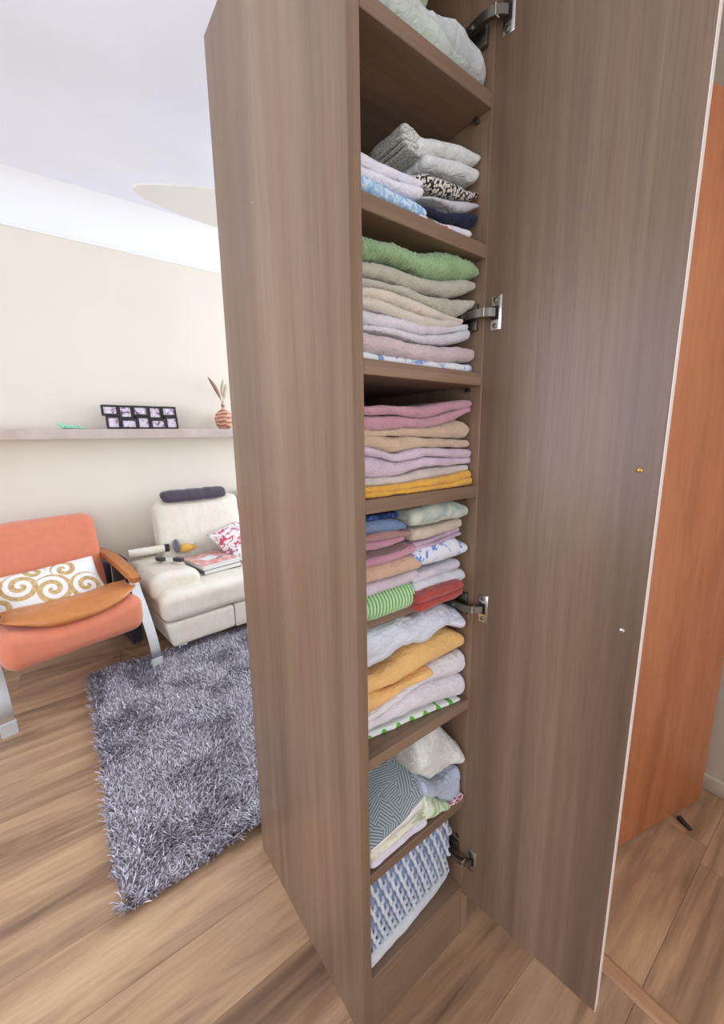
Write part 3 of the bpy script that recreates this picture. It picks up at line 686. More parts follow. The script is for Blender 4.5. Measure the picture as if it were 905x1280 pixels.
c('ruffled_cloth', 'ruffle', 1, 'pale grey ruffled cloth between the black and white patterned cloth and the navy cloth', 'cloth', linen('grey_ruffle', srgb(196, 196, 200)), G1, crush=0.008, dz=-0.004)
c('patterned_cloth', 'bwprint', 1, 'crumpled black and white patterned cloth beneath the two white rolls', 'cloth', speckle_mat(), G1, crush=0.006, dz=-0.004)
c('rolled_towel', 'rolllow', 1, 'lower of the two white rolled towels on the black and white cloth', 'towel', linen('white_roll_a', srgb(226, 227, 228)), G1, frontr=0.016)
c('rolled_towel', 'rollup', 1, 'upper white rolled towel topmost of its pile, edged with grey lace', 'towel', linen('white_roll_b', srgb(224, 225, 222)), G1, frontr=0.016)
# lace trim hanging off the left end of the white rolls
def lace_mat():
    t = NT('grey_lace'); v = t.world()
    vor = t.n('ShaderNodeTexVoronoi'); t.l(v, vor.inputs['Vector']); vor.inputs['Scale'].default_value = 380
    t.base(t.ramp(vor.outputs['Distance'], [(0.25, srgb(120, 122, 112)), (0.5, srgb(206, 208, 200))])); t.set(Roughness=0.95)
    t.bump(vor.outputs['Distance'], 0.6, 0.002); return t.m
M_lace = lace_mat()
up = bpy.data.objects['rolled_towel.001']
bm = bmesh.new()
for k in range(3):
    z0 = 1.770 + k * 0.0095; cloth_geo(bm, (0.02 + 0.004 * k, 0.022), 0.16, (0.133 - 0.002 * k, 0.133, 0.166, [z0 + 0.0085] * 5, [z0] * 5), 1.66, 1.86, 0.0006, 3.3 + k, crush=0.003)
finish(bm, 'lace_trim', M_lace, up, True)
bm = bmesh.new()
cloth_geo(bm, (0.024, 0.022), 0.12, (0.128, 0.128, 0.170, [1.812, 1.816, 1.812, 1.808, 1.800], [1.790] * 5), 1.66, 1.86, 0.0006, 8.3, crush=0.005)
finish(bm, 'lace_trim', M_lace, up, True)

G2 = 'towels on the shelf below the white rolls'
c('plush_blanket', 'greenplush', 2, 'fluffy light green ribbed plush blanket, topmost of its pile', 'blanket', terry('green_plush', srgb(160, 190, 140)), G2, 0.0022, rib=(0.0085, 0.0045), crush=0.006)
c('folded_towel', 'greybeige', 2, 'thick grey-beige towel folded double beneath the green plush blanket', 'towel', terry('greige_terry', srgb(198, 194, 176)), G2, 0.0010, crush=0.003)
c('folded_towel', 'cream', 2, 'cream towel folded double between the grey-beige and the white towel', 'towel', terry('cream_terry', srgb(226, 214, 200)), G2, 0.0008)
c('folded_towel', 'whitelav', 2, 'white towel folded double lying on the pale pink plush towel', 'towel', terry('white_terry_a', srgb(230, 226, 232)), G2, 0.0008)
c('plush_towel', 'pinkplush', 2, 'pale pink plush towel lying on the blue patterned white towel', 'towel', terry('pale_pink_plush', srgb(220, 196, 198)), G2, 0.0014, crush=0.003)
c('patterned_towel', 'bluepat', 2, 'white towel with soft blue sprigs at the bottom beneath the pale pink plush', 'towel', printed('blue_sprig', srgb(232, 234, 238), srgb(136, 158, 205), 26, 0.57, 0.63), G2, 0.0008)

G3 = 'towels on the middle shelf above the yellow towel'
c('folded_towel', 'pink', 3, 'dusty pink towel folded double, topmost of the pile over the yellow towel', 'towel', terry('dusty_pink_terry', srgb(206, 150, 164)), G3, 0.0009)
c('folded_towel', 'beige', 3, 'sand beige towel folded double beneath the dusty pink towel', 'towel', terry('sand_terry', srgb(216, 186, 158)), G3, 0.0008)
c('folded_towel', 'lavender', 3, 'pale lilac pink towel folded double in the middle of the pile', 'towel', terry('lilac_terry', srgb(224, 200, 216)), G3, 0.0011)
c('thin_towel', 'creamthin', 3, 'thin ivory towel resting on the bright yellow towel', 'towel', terry('ivory_terry', srgb(222, 208, 198)), G3, 0.0008)
c('folded_towel', 'yellow', 3, 'bright yellow towel folded double at the bottom of its pile', 'towel', terry('yellow_terry', srgb(246, 182, 52)), G3, 0.0014)

G4 = 'small towels in two piles'
def striped_green():
    t = NT('green_rib_knit'); s = t.sep(t.world())
    w = t.math('COSINE', t.math('MULTIPLY', s[0], 2 * math.pi / 0.0078))
    t.base(t.ramp(t.math('MULTIPLY_ADD', w, 0.5, 0.5), [(0.1, srgb(112, 160, 100)), (0.55, srgb(156, 202, 142)), (0.95, srgb(196, 224, 180))])); t.set(Roughness=0.95)
    t.bump(t.noise(t.world(), 700, 2), 0.3, 0.001); return t.m
c('navy_napkin', 'navysmall', 4, 'navy blue patterned cloth on top of the left pile of small towels', 'cloth', printed('navy_print', srgb(66, 92, 150), srgb(40, 52, 96), 70), G4)
c('face_towel', 'steel', 4, 'steel blue small towel beneath the navy cloth', 'towel', linen('steel_blue_cloth', srgb(118, 138, 172)), G4, 0.0004, crush=0.002)
c('face_towel', 'rose', 4, 'rosy brown small towel between the steel blue and the pink towel', 'towel', terry('rose_brown_terry', srgb(178, 128, 126)), G4, 0.0005)
c('face_towel', 'pinkup', 4, 'pink small towel above the brown one', 'towel', terry('pink_terry_a', srgb(204, 144, 164)), G4, 0.0005)
c('face_towel', 'brown', 4, 'dark brown small towel between two pink ones', 'towel', terry('brown_terry', srgb(118, 86, 84)), G4, 0.0005)
c('face_towel', 'pinklow', 4, 'pink small towel under the brown one and above the peach one', 'towel', terry('pink_terry_b', srgb(208, 146, 166)), G4, 0.0005)
c('face_towel', 'peach', 4, 'peach small towel in the left pile above the pale pink fluffy one', 'towel', terry('peach_terry', srgb(222, 180, 152)), G4, 0.0006)
c('face_towel', 'palepink', 4, 'pale pink fluffy towel directly above the green ribbed roll', 'towel', terry('pale_pink_terry', srgb(220, 204, 216)), G4, 0.0012)
c('ribbed_towel', 'ribgreen', 4, 'green ribbed rolled towel at the bottom of the left pile', 'towel', striped_green(), G4, rib=(0.0078, 0.0034), frontr=0.03)
c('folded_bundle', 'mint', 4, 'soft mint grey bundle topmost of the right pile of small towels', 'cloth', printed('mint_grey', srgb(204, 204, 190), srgb(160, 178, 170), 22, 0.5, 0.7), G4, 0.0006, crush=0.006)
c('face_towel', 'creamsm', 4, 'cream small towel under the mint grey bundle', 'towel', terry('cream_terry_b', srgb(222, 202, 182)), G4, 0.0006)
c('face_towel', 'lilac', 4, 'lilac thin towel folded double above the blue flowered one', 'towel', terry('lilac_terry_b', srgb(204, 172, 196)), G4, 0.0005)
c('flowered_towel', 'blueflower', 4, 'white towel with blue flowers in the right pile', 'towel', printed('blue_flower', srgb(230, 232, 240), srgb(120, 148, 214), 34, 0.56, 0.60), G4, 0.0008)
c('face_towel', 'white2', 4, 'upper plain white towel beneath the blue flowered one', 'towel', terry('white_terry_b', srgb(226, 220, 228)), G4, 0.0007)
c('face_towel', 'white3', 4, 'lower plain white fluffy towel resting on the red towel', 'towel', terry('white_terry_c', srgb(232, 230, 236)), G4, 0.0012)
c('face_towel', 'red', 4, 'brick red towel folded double at the bottom of the right pile', 'towel', terry('red_terry', srgb(182, 62, 54)), G4, 0.0007)

G5 = 'bed sheets on the lower shelf'
c('bed_sheet', 'sheet', 5, 'puffy bluish white sheet topmost of the pile beneath the small towels', 'sheet', linen('white_sheet', srgb(222, 226, 236)), G5, crush=0.022, frontr=0.032)
c('bed_sheet', 'orange', 5, 'golden yellow bed sheet folded double under the puffy white sheet', 'sheet', linen('golden_sheet', srgb(238, 190, 124)), G5, crush=0.009)
c('bed_sheet', 'white1b', 5, 'white sheet lying directly beneath the golden yellow one', 'sheet', linen('white_sheet_b', srgb(230, 226, 230)), G5, crush=0.003)
c('bed_sheet', 'white2b', 5, 'white sheet lying directly above the green dotted cloth', 'sheet', linen('white_sheet_c', srgb(228, 222, 228)), G5, crush=0.003)
def dots_mat():
    t = NT('green_dotted_cotton'); s = t.sep(t.world())
    fx = t.math('SUBTRACT', t.math('FRACT', t.math('MULTIPLY', s[0], 1 / 0.036)), 0.5)
    fx = t.math('MULTIPLY', fx, 0.036)
    dz = t.math('SUBTRACT', s[2], 0.7065)
    d = t.math('SQRT', t.math('ADD', t.math('MULTIPLY', fx, fx), t.math('MULTIPLY', dz, dz)))
    m = t.math('LESS_THAN', d, 0.0068)
    t.base(t.mix(m, srgb(226, 230, 224), srgb(96, 176, 60))); t.set(Roughness=0.95); return t.m
c('dotted_cloth', 'greendot', 5, 'thin white cloth with green dots at the very bottom of the sheet pile', 'cloth', dots_mat(), G5)

G6 = 'crumpled cloths on the lowest shelf'
c('folded_cloth', 'pilelow', 6, 'lilac white folded cloth lowest of the left pile on the bottom shelf', 'cloth', linen('lilac_white_cloth', srgb(222, 216, 228)), G6, crush=0.002, dz=0.003)
c('folded_cloth', 'pilecream', 6, 'cream and greenish cloth in the middle of the left pile on the bottom shelf', 'cloth', printed('cream_green_edge', srgb(226, 222, 204), srgb(168, 172, 140), 50, 0.55, 0.6, stretch=(0.3, 1, 3)), G6, crush=0.003)
c('folded_cloth', 'pilewhite', 6, 'white folded cloth directly under the grey herringbone cloth', 'cloth', linen('white_cloth_d', srgb(232, 228, 226)), G6, crush=0.002)
c('folded_cloth', 'greenstripe', 6, 'pale green striped cloth beneath the blue-grey crumpled cloth', 'cloth', printed('green_stripe', srgb(222, 230, 206), srgb(168, 196, 140), 40, 0.5, 0.56, stretch=(3, 1, 0.4)), G6, crush=0.006)
c('folded_cloth', 'pinklace', 6, 'small white cloth with dark pink lattice print in the right corner', 'cloth', printed('pink_lattice', srgb(230, 220, 226), srgb(160, 60, 96), 90, 0.52, 0.56), G6, crush=0.002)
c('crumpled_cloth', 'greyblue', 6, 'blue-grey crumpled cloth beneath the white bundle on the bottom shelf', 'cloth', linen('grey_blue_cloth', srgb(186, 194, 212)), G6, crush=0.016)
c('cloth_bundle', 'bundle', 6, 'plain white cloth bundle standing above the blue-grey cloth', 'cloth', linen('white_bundle_cloth', srgb(224, 224, 218)), G6, crush=0.020, frontr=0.045, depth=0.25)

# herringbone cloth draped over the left pile
def herringbone_mat():
    t = NT('grey_herringbone'); v = t.world(); s = t.sep(v)
    vor = t.n('ShaderNodeTexVoronoi'); vor.inputs['Scale'].default_value = 33; t.l(t.map(v, (1, 1, 0.2)), vor.inputs['Vector'])
    ang = t.math('MULTIPLY', t.sep(vor.outputs['Color'])[0], 6.283)
    ca = t.math('COSINE', ang); sa = t.math('SINE', ang)
    q = t.math('ADD', t.math('MULTIPLY', s[0], ca), t.math('MULTIPLY', t.math('ADD', s[1], t.math('MULTIPLY', s[2], 0.8)), sa))
    w = t.math('SINE', t.math('MULTIPLY', t.math('ADD', q, t.math('MULTIPLY', t.noise(v, 60, 2), 0.003)), 1050.0))
    f = t.ramp(t.math('MULTIPLY_ADD', w, 0.5, 0.5), [(0.2, srgb(100, 112, 120)), (0.8, srgb(172, 180, 180))])
    t.base(f); t.set(Roughness=0.95); return t.m
bm = bmesh.new(); nx, ny = 60, 46
def herr(i, j):
    x = 0.024 + 0.172 * i / nx; v = j / ny
    zf = float(np.interp(x, np.linspace(0.04, 0.205, 9), CLOTH['pilewhite'][1][0][3]))
    y = 0.004 + 0.36 * v ** 1.25
    z = zf + 0.001 + 0.115 * math.sin(min(1, v * 1.15) * math.pi / 2) + 0.006 * noise.noise(Vector((x * 22, y * 14, 2.2))) * min(1, v * 6)
    z += 0.012 * math.exp(-((x - 0.15) / 0.03) ** 2) * v
    return Vector((x - 0.0 + 0.006 * noise.noise(Vector((y * 12, 3.1, 0))) * (i / nx), y, min(z, 0.66)))
top = [[bm.verts.new(herr(i, j)) for j in range(ny + 1)] for i in range(nx + 1)]
bot = [[bm.verts.new(herr(i, j) - Vector((0, 0, 0.004 + (0.0 if j < 2 else 0.05 * (j / ny))))) for j in range(ny + 1)] for i in range(nx + 1)]
for i in range(nx):
    for j in range(ny):
        bm.faces.new((top[i][j], top[i + 1][j], top[i + 1][j + 1], top[i][j + 1]))
        bm.faces.new((bot[i][j], bot[i][j + 1], bot[i + 1][j + 1], bot[i + 1][j]))
for i in range(nx):
    bm.faces.new((top[i][0], bot[i][0], bot[i + 1][0], top[i + 1][0])); bm.faces.new((top[i][ny], top[i + 1][ny], bot[i + 1][ny], bot[i][ny]))
for j in range(ny):
    bm.faces.new((top[0][j], top[0][j + 1], bot[0][j + 1], bot[0][j])); bm.faces.new((top[nx][j], bot[nx][j], bot[nx][j + 1], top[nx][j + 1]))
tag(finish(bm, 'herringbone_cloth', herringbone_mat(), None, True), 'grey and white herringbone cloth draped over the left pile of the bottom shelf', 'cloth', G6)

# knitted blanket in the bottom compartment
root = empty('knitted_blanket', (0.165, 0.2, 0.1565)); ro = Vector((-0.165, -0.2, -0.1565))
tag(root, 'blue and white chunky woven blanket with white backing on the cabinet floor', 'blanket')
def blanket_part(name, key, mat, crush, y1, frontr, zmin=0.1565, zmax=0.404):
    y0, layers = CLOTH[key]; bm = bmesh.new()
    for la in layers: cloth_geo(bm, y0, y1, la[:2] + (min(la[2], 0.304),) + la[3:], zmin, zmax, 0.0, 2.2, None, frontr, 0.0015, crush)
    for v in bm.verts: v.co += ro
    return finish(bm, name, mat, root, True)
blanket_part('backing', 'blanketwhite', linen('blanket_white', srgb(216, 220, 226)), 0.002, 0.40, 0.012)
M_knit_blue = fabric('blanket_blue', srgb(128, 144, 176), bump=0.5, scale=300, dist=0.003)
y0k, lk = CLOTH['knit']
xs0, xt0, xk1, ztk, zbk = lk[0]
CLOTH['knit'] = (y0k, [(xs0, xt0, 0.304, [0.398] * 9, zbk)])
blanket_part('body', 'knit', M_knit_blue, 0.002, 0.40, 0.02)
M_yarn = fabric('blanket_yarn', srgb(208, 216, 228), bump=0.4, scale=600, dist=0.0015)
bm = bmesh.new(); rng = random.Random(9)
cw, ch = 0.0235, 0.0400
for r_ in range(7):
    for q in range(14):
        x = 0.024 + q * cw + (0.5 * cw if r_ % 2 else 0); z = 0.207 + r_ * 0.0305
        if x > 0.290 or z > 0.379: continue
        t = (x - 0.026) / 0.278; y = y0k[0] + (y0k[1] - y0k[0]) * t
        cc, hh = 0.295, 0.105
        s_ = max(-0.98, min(0.98, (z + 0.012 - cc) / hh)); y += 0.02 * (1 - math.sqrt(1 - s_ * s_))
        j = lambda: rng.uniform(-0.0008, 0.0008)
        path = smooth_path([(x - 0.004, y + 0.007, z + 0.0245), (x - 0.003 + j(), y - 0.002, z + 0.021), (x - 0.001 + j(), y - 0.006, z + 0.012), (x + 0.001, y - 0.006, z + 0.002 + j()), (x + 0.006, y - 0.006, z - 0.004), (x + 0.0135, y - 0.005, z - 0.0045), (x + 0.0190, y + 0.006, z - 0.002)], 3)
        tube_geo(bm, [p + ro for p in path], 0.0046, 6)
        # darker yarn crossing behind
yo = finish(bm, 'yarn', M_yarn, root, True); yo['kind'] = 'stuff'

# plastic bag and green towel on the top shelf
def blob(name, pts, mat, parent=None, sub=3, wob=0.01, freq=20, clampz=None, seed=0.0):
    """lumpy closed surface through an elongated set of (centre, radii) sections along x"""
    bm = bmesh.new(); n = 22; rings = []
    P = pts
    m = len(P)
    for i in range((m - 1) * sub + 1):
        k = min(i // sub, m - 2); t = (i - k * sub) / sub
        a, b = P[k], P[k + 1]
        s = [a[q] + (b[q] - a[q]) * (t * t * (3 - 2 * t)) for q in range(5)]
        ring = []
        for w in range(n):
            an = 2 * math.pi * w / n
            p = Vector((s[0], s[1] + s[3] * math.cos(an), s[2] + s[4] * math.sin(an)))
            d = wob * (noise.noise(p * freq + Vector((seed, 0, 0))) - 0.6 * abs(noise.noise(p * freq * 2.1 + Vector((0, seed, 0)))))
            p += Vector((0, math.cos(an), math.sin(an))) * d
            p.x += wob * 0.5 * noise.noise(p * freq * 0.8)
            if clampz is not None and p.z < clampz: p.z = clampz
            p.x = min(max(p.x, 0.0235), 0.3195)
            ring.append(bm.verts.new(p))
        rings.append(ring)
    for r0, r1 in zip(rings, rings[1:]):
        for k in range(n): bm.faces.new((r0[k], r0[(k + 1) % n], r1[(k + 1) % n], r1[k]))
    bm.faces.new(rings[0][::-1]); bm.faces.new(rings[-1])
    return finish(bm, name, mat, parent, True)
M_greenb = terry('pale_green_terry', srgb(190, 210, 168))
t = NT('clear_plastic_film'); t.base((0.93, 0.96, 0.98)); t.set(Roughness=0.12)
tr = t.n('ShaderNodeBsdfTransparent'); mx = t.n('ShaderNodeMixShader')
lw = t.n('ShaderNodeLayerWeight'); lw.inputs['Blend'].default_value = 0.35
t.l(t.math('MULTIPLY_ADD', lw.outputs['Facing'], 0.45, 0.42, clamp=True), mx.inputs[0])
t.l(tr.outputs[0], mx.inputs[1]); t.l(t.b.outputs[0], mx.inputs[2]); t.l(mx.outputs[0], t.t.nodes['Material Output'].inputs[0])
t.bump(t.noise(t.world(), 45, 4, 0.6, 1.0), 0.7, 0.01)
M_film = t.m
ZS = 1.9145
inner = blob('folded_towel', [(0.040, 0.09, ZS + 0.04, 0.03, 0.03), (0.08, 0.09, ZS + 0.052, 0.065, 0.046), (0.16, 0.09, ZS + 0.045, 0.070, 0.042), (0.22, 0.085, ZS + 0.04, 0.068, 0.036), (0.27, 0.08, ZS + 0.032, 0.062, 0.028), (0.290, 0.08, ZS + 0.02, 0.03, 0.014)], M_greenb, None, 5, 0.008, 22, ZS + 0.003)
tag(inner, 'pale green towel wrapped in clear plastic on the top shelf', 'towel')
bag = blob('plastic_bag', [(0.026, 0.09, ZS + 0.045, 0.035, 0.03), (0.06, 0.088, ZS + 0.058, 0.083, 0.056), (0.13, 0.088, ZS + 0.055, 0.084, 0.053), (0.175, 0.09, ZS + 0.048, 0.078, 0.046), (0.225, 0.082, ZS + 0.047, 0.081, 0.045), (0.290, 0.078, ZS + 0.036, 0.077, 0.035), (0.316, 0.078, ZS + 0.024, 0.062, 0.022)], M_film, None, 6, 0.013, 26, ZS + 0.0008, 3.0)
tag(bag, 'crinkled clear plastic bag around the green towel on the top shelf', 'plastic bag')
gt = blob('folded_towel', [(0.11, 0.16, ZS + 0.135, 0.02, 0.02), (0.125, 0.16, ZS + 0.135, 0.075, 0.035), (0.19, 0.15, ZS + 0.14, 0.095, 0.042), (0.225, 0.15, ZS + 0.14, 0.085, 0.04), (0.235, 0.15, ZS + 0.138, 0.02, 0.02)], M_greenb, None, 5, 0.008, 18, None, 5.0)
tag(gt, 'bare pale green towel lying above the plastic bag on the top shelf', 'towel')

# ------------------------------------------------------------------ living room: rug
RX0, RX1, RY0, RY1 = -0.395, 0.92, 0.595, 2.05
def rug_z(x, y):
    return 0.006 + 0.030 * np.exp(-((x - 0.0) / 0.10) ** 2 - ((y - 0.62) / 0.06) ** 2) + 0.012 * np.exp(-((x - 0.06) / 0.12) ** 2 - ((y - 0.78) / 0.035) ** 2)
bm = bmesh.new(); nx, ny = 44, 50
g = [[None] * (ny + 1) for _ in range(nx + 1)]; gb = [[None] * (ny + 1) for _ in range(nx + 1)]
for i in range(nx + 1):
    for j in range(ny + 1):
        x = RX0 + 0.02 + (RX1 - RX0 - 0.04) * i / nx; y = RY0 + 0.02 + (RY1 - RY0 - 0.04) * j / ny
        ex = 0.010 * noise.noise(Vector((y * 3.5, 0.3, 0))) if i in (0, nx) else 0; ey = 0.012 * noise.noise(Vector((x * 4, 1.3, 0))) if j in (0, ny) else 0
        z = float(rug_z(np.float64(x), np.float64(y)))
        g[i][j] = bm.verts.new((x + ex, y + ey, z)); gb[i][j] = bm.verts.new((x + ex, y + ey, z - 0.0055))
for i in range(nx):
    for j in range(ny):
        bm.faces.new((g[i][j], g[i + 1][j], g[i + 1][j + 1], g[i][j + 1])); bm.faces.new((gb[i][j], gb[i][j + 1], gb[i + 1][j + 1], gb[i + 1][j]))
for i in range(nx):
    bm.faces.new((g[i][0], gb[i][0], gb[i + 1][0], g[i + 1][0])); bm.faces.new((g[i][ny], g[i + 1][ny], gb[i + 1][ny], gb[i][ny]))
for j in range(ny):
    bm.faces.new((g[0][j], g[0][j + 1], gb[0][j + 1], gb[0][j])); bm.faces.new((g[nx][j], gb[nx][j], gb[nx][j + 1], g[nx][j + 1]))
rug = finish(bm, 'shaggy_rug', plain('rug_backing', srgb(58, 50, 52), 0.95), None, True)
tag(rug, 'dark grey-violet shaggy rug with silvery strands on the wooden floor', 'rug')
def pile():
    rs = np.random.RandomState(3); N = 120000
    x = rs.uniform(RX0 + 0.002, RX1 - 0.002, N); y = rs.uniform(RY0 + 0.002, RY1 - 0.002, N)
    # denser lean in clumps
    cl = np.array([noise.noise(Vector((a * 7, b * 7, 0.7))) for a, b in zip(x, y)])
    cl2 = np.array([noise.noise(Vector((a * 7 + 40, b * 7, 5.7))) for a, b in zip(x, y)])
    ang = np.arctan2(cl2, cl) + rs.normal(0, 1.1, N)
    lean = rs.uniform(0.35, 1.15, N); ln = rs.uniform(0.026, 0.046, N)
    dx, dy = np.cos(ang), np.sin(ang)
    z0 = rug_z(x, y)
    w = rs.uniform(0.0009, 0.0021, N)
    V = np.zeros((N, 7, 3)); sx, sy = -dy, dx
    for k, (tt, ww) in enumerate(((0.0, 1.0), (0.45, 1.0), (0.8, 0.8))):
        out = ln * np.sin(lean) * (tt ** 1.5); up = ln * np.cos(lean * 0.85) * (tt - 0.22 * tt * tt)
        px, py, pz = x + dx * out, y + dy * out, z0 + up
        V[:, 2 * k] = np.stack([px - sx * w * ww, py - sy * w * ww, pz], 1)
        V[:, 2 * k + 1] = np.stack([px + sx * w * ww, py + sy * w * ww, pz], 1)
    out = ln * np.sin(lean); up = ln * np.cos(lean * 0.85) * 0.74
    V[:, 6] = np.stack([x + dx * out, y + dy * out, np.maximum(z0 + up, 0.004)], 1)
    me = bpy.data.meshes.new('pile')
    base = (np.arange(N) * 7)[:, None]
    quads = np.concatenate([base + np.array([[0, 1, 3, 2]]), base + np.array([[2, 3, 5, 4]])], 1).reshape(-1, 4)
    tris = (base + np.array([[4, 5, 6]])).reshape(-1, 3)
    me.vertices.add(N * 7); me.vertices.foreach_set('co', V.ravel())
    nl = quads.size + tris.size; me.loops.add(nl)
    me.loops.foreach_set('vertex_index', np.concatenate([quads.ravel(), tris.ravel()]).astype(np.int32))
    npoly = len(quads) + len(tris); me.polygons.add(npoly)
    st = np.concatenate([np.arange(len(quads)) * 4, quads.size + np.arange(len(tris)) * 3]).astype(np.int32)
    me.polygons.foreach_set('loop_start', st)
    me.update(calc_edges=True)
    at = me.attributes.new('strand', 'FLOAT', 'POINT'); at.data.foreach_set('value', np.repeat(rs.uniform(0, 1, N), 7).astype(np.float32))
    t = NT('rug_strands'); a = t.n('ShaderNodeAttribute', attribute_name='strand')
    t.base(t.ramp(a.outputs['Fac'], [(0.0, srgb(64, 54, 60)), (0.3, srgb(122, 112, 126)), (0.65, srgb(190, 182, 198)), (1.0, srgb(236, 232, 242))]))
    t.set(Roughness=0.3); t.b.inputs['Specular IOR Level'].default_value = 0.9
    t.b.inputs['Sheen Weight'].default_value = 0.2
    o = link('pile', me, t.m, rug); o['kind'] = 'stuff'; o['label'] = 'long shaggy strands'
pile()

# ------------------------------------------------------------------ wall shelf and what stands on it
sh = box('wall_shelf', (X0 + 0.3, 2.55, 1.320), (1.6, 2.7495, 1.381), M_wallshelf, None, 0.002, 1)
tag(sh, 'long pale wood floating shelf on the living room wall', 'shelf')
# collage frame
cf = empty('collage_frame', (0.122, 2.645, 1.3815), R(2)); cf.rotation_euler = (R(-9), 0, R(2))
tag(cf, 'black collage frame holding ten small photographs on the wall shelf', 'picture frame')
M_black = plain('black_frame', srgb(40, 34, 40), 0.4)
def photo_mat(i):
    t = NT('snapshot_print'); v = t.map(t.coord('Object'), (1, 1, 1), (i * 3.7, i * 1.3, 0))
    n = t.noise(v, 34, 3, 0.6, 0.6)
    t.base(t.ramp(n, [(0.36, srgb(110, 82, 110)), (0.44, srgb(206, 186, 206)), (0.58, srgb(236, 230, 240)), (0.66, srgb(150, 110, 140))])); t.set(Roughness=0.25); return t.m
box('backing', (-0.205, 0.010, 0.018), (0.205, 0.014, 0.142), M_black, cf)
cols = [(-0.225, 0), (-0.115, 1), (-0.032, 0), (0.079, 1), (0.162, 0)]
xx = -0.225
for kx in range(5):
    tallt = kx % 2 == 1
    wt, wb_ = (0.086, 0.100) if tallt else (0.098, 0.083)
    ht = 0.088 if tallt else 0.070
    cx = -0.184 + kx * 0.0905; shift = 0.012
    for rr in range(2):
        w = (wt, wb_)[rr]; z0, z1 = ((0.158 - ht, 0.158) if rr == 0 else (0.0, 0.158 - ht - 0.001))
        xc = cx + (0.0 if rr == 0 else shift)
        yd = 0.004 if (kx + rr) % 2 else 0.0
        bm = bmesh.new(); b = 0.0125
        for lo, hi in (((xc - w / 2, yd - 0.010, z0), (xc - w / 2 + b, yd + 0.006, z1)), ((xc + w / 2 - b, yd - 0.010, z0), (xc + w / 2, yd + 0.006, z1)), ((xc - w / 2 + b, yd - 0.010, z0), (xc + w / 2 - b, yd + 0.006, z0 + b)), ((xc - w / 2 + b, yd - 0.010, z1 - b), (xc + w / 2 - b, yd + 0.006, z1))):
            add_box(bm, lo, hi)
        fr = finish(bm, 'frame', M_black, cf)
        box('photo', (xc - w / 2 + b, yd - 0.004, z0 + b), (xc + w / 2 - b, yd + 0.004, z1 - b), photo_mat(kx * 2 + rr), fr)
# vase with dry leaves
vs = empty('striped_vase', (0.684, 2.645, 1.381))
tag(vs, 'round terracotta vase with wavy stripes and dry leaves on the wall shelf', 'vase')
t = NT('striped_terracotta'); s = t.sep(t.coord('Object'))
nz = t.noise(t.coord('Object'), 16, 2)
w = t.math('SINE', t.math('MULTIPLY', t.math('ADD', s[2], t.math('MULTIPLY', nz, 0.06)), 210.0))
t.base(t.ramp(t.math('MULTIPLY_ADD', w, 0.5, 0.5), [(0.2, srgb(146, 104, 92)), (0.45, srgb(206, 140, 110)), (0.8, srgb(226, 164, 134))])); t.set(Roughness=0.5)
lathe('body', [(0.034, 0.0), (0.048, 0.012), (0.064, 0.045), (0.068, 0.075), (0.060, 0.108), (0.040, 0.132), (0.018, 0.146), (0.0135, 0.155), (0.013, 0.178), (0.0165, 0.186), (0.011, 0.185), (0.010, 0.15)], t.m, vs)
M_leaf = plain('dry_leaf', srgb(150, 112, 92), 0.7); M_leaf2 = plain('pale_dry_leaf', srgb(196, 186, 160), 0.7)
def leaf(path, width, mat):
    P = smooth_path(path, 6); bm = bmesh.new(); m = len(P); L = []
    for i, p in enumerate(P):
        tt = i / (m - 1); hw = 0.0022 + width * max(0, math.sin(math.pi * max(0, (tt - 0.35) / 0.65))) ** 0.8
        d = (P[min(i + 1, m - 1)] - P[max(i - 1, 0)]).normalized(); side = d.cross(Vector((0, 1, 0))).normalized()
        L.append([bm.verts.new(p + side * hw), bm.verts.new(p + Vector((0, -0.004, 0))), bm.verts.new(p - side * hw), bm.verts.new(p + Vector((0, 0.003, 0)))])
    for a, b in zip(L, L[1:]):
        for k in range(4): bm.faces.new((a[k], a[(k + 1) % 4], b[(k + 1) % 4], b[k]))
    bm.faces.new(L[0][::-1]); bm.faces.new(L[-1])
    finish(bm, 'dry_leaf', mat, vs, True)
leaf([(0, 0, 0.16), (-0.012, 0, 0.22), (-0.045, 0, 0.30), (-0.095, 0, 0.38)], 0.012, M_leaf)
leaf([(0, 0, 0.16), (0.012, 0, 0.22), (0.03, 0.01, 0.28), (0.042, 0.01, 0.34)], 0.014, M_leaf2)
leaf([(0, 0, 0.16), (0.004, 0.01, 0.24), (0.008, 0.01, 0.30), (0.022, 0.015, 0.37)], 0.011, M_leaf2)
# green figurine
M_jade = plain('green_glazed_ceramic', srgb(160, 226, 190), 0.15, 0.0)
fg = empty('green_figurine', (-0.275, 2.62, 1.381)); tag(fg, 'small glossy green lizard figurine lying on the wall shelf', 'figurine')
tube('body', smooth_path([(-0.078, 0, 0.040), (-0.066, -0.004, 0.030), (-0.045, 0, 0.016), (-0.01, 0.004, 0.014), (0.03, 0, 0.010), (0.075, -0.008, 0.004)], 5), [0.004, 0.007, 0.009, 0.010, 0.0095, 0.010, 0.011, 0.0115, 0.012, 0.012, 0.0125, 0.013, 0.0125, 0.012, 0.0115, 0.011, 0.010, 0.009, 0.008, 0.0075, 0.007, 0.006, 0.005, 0.0045, 0.004, 0.003][:26], M_jade, fg)
for (a, b) in (((-0.03, 0.02), (-0.055, 0.034)), ((0.02, 0.018), (0.005, 0.034)), ((-0.03, -0.012), (-0.06, -0.03)), ((0.025, -0.012), (0.045, -0.03))):
    tube('leg', smooth_path([(a[0], 0, 0.016), ((a[0] + b[0]) / 2, (a[1] + b[1]) / 2 - 0.0, 0.022), (b[0], b[1], 0.005)], 4), 0.0045, M_jade, fg, 8)

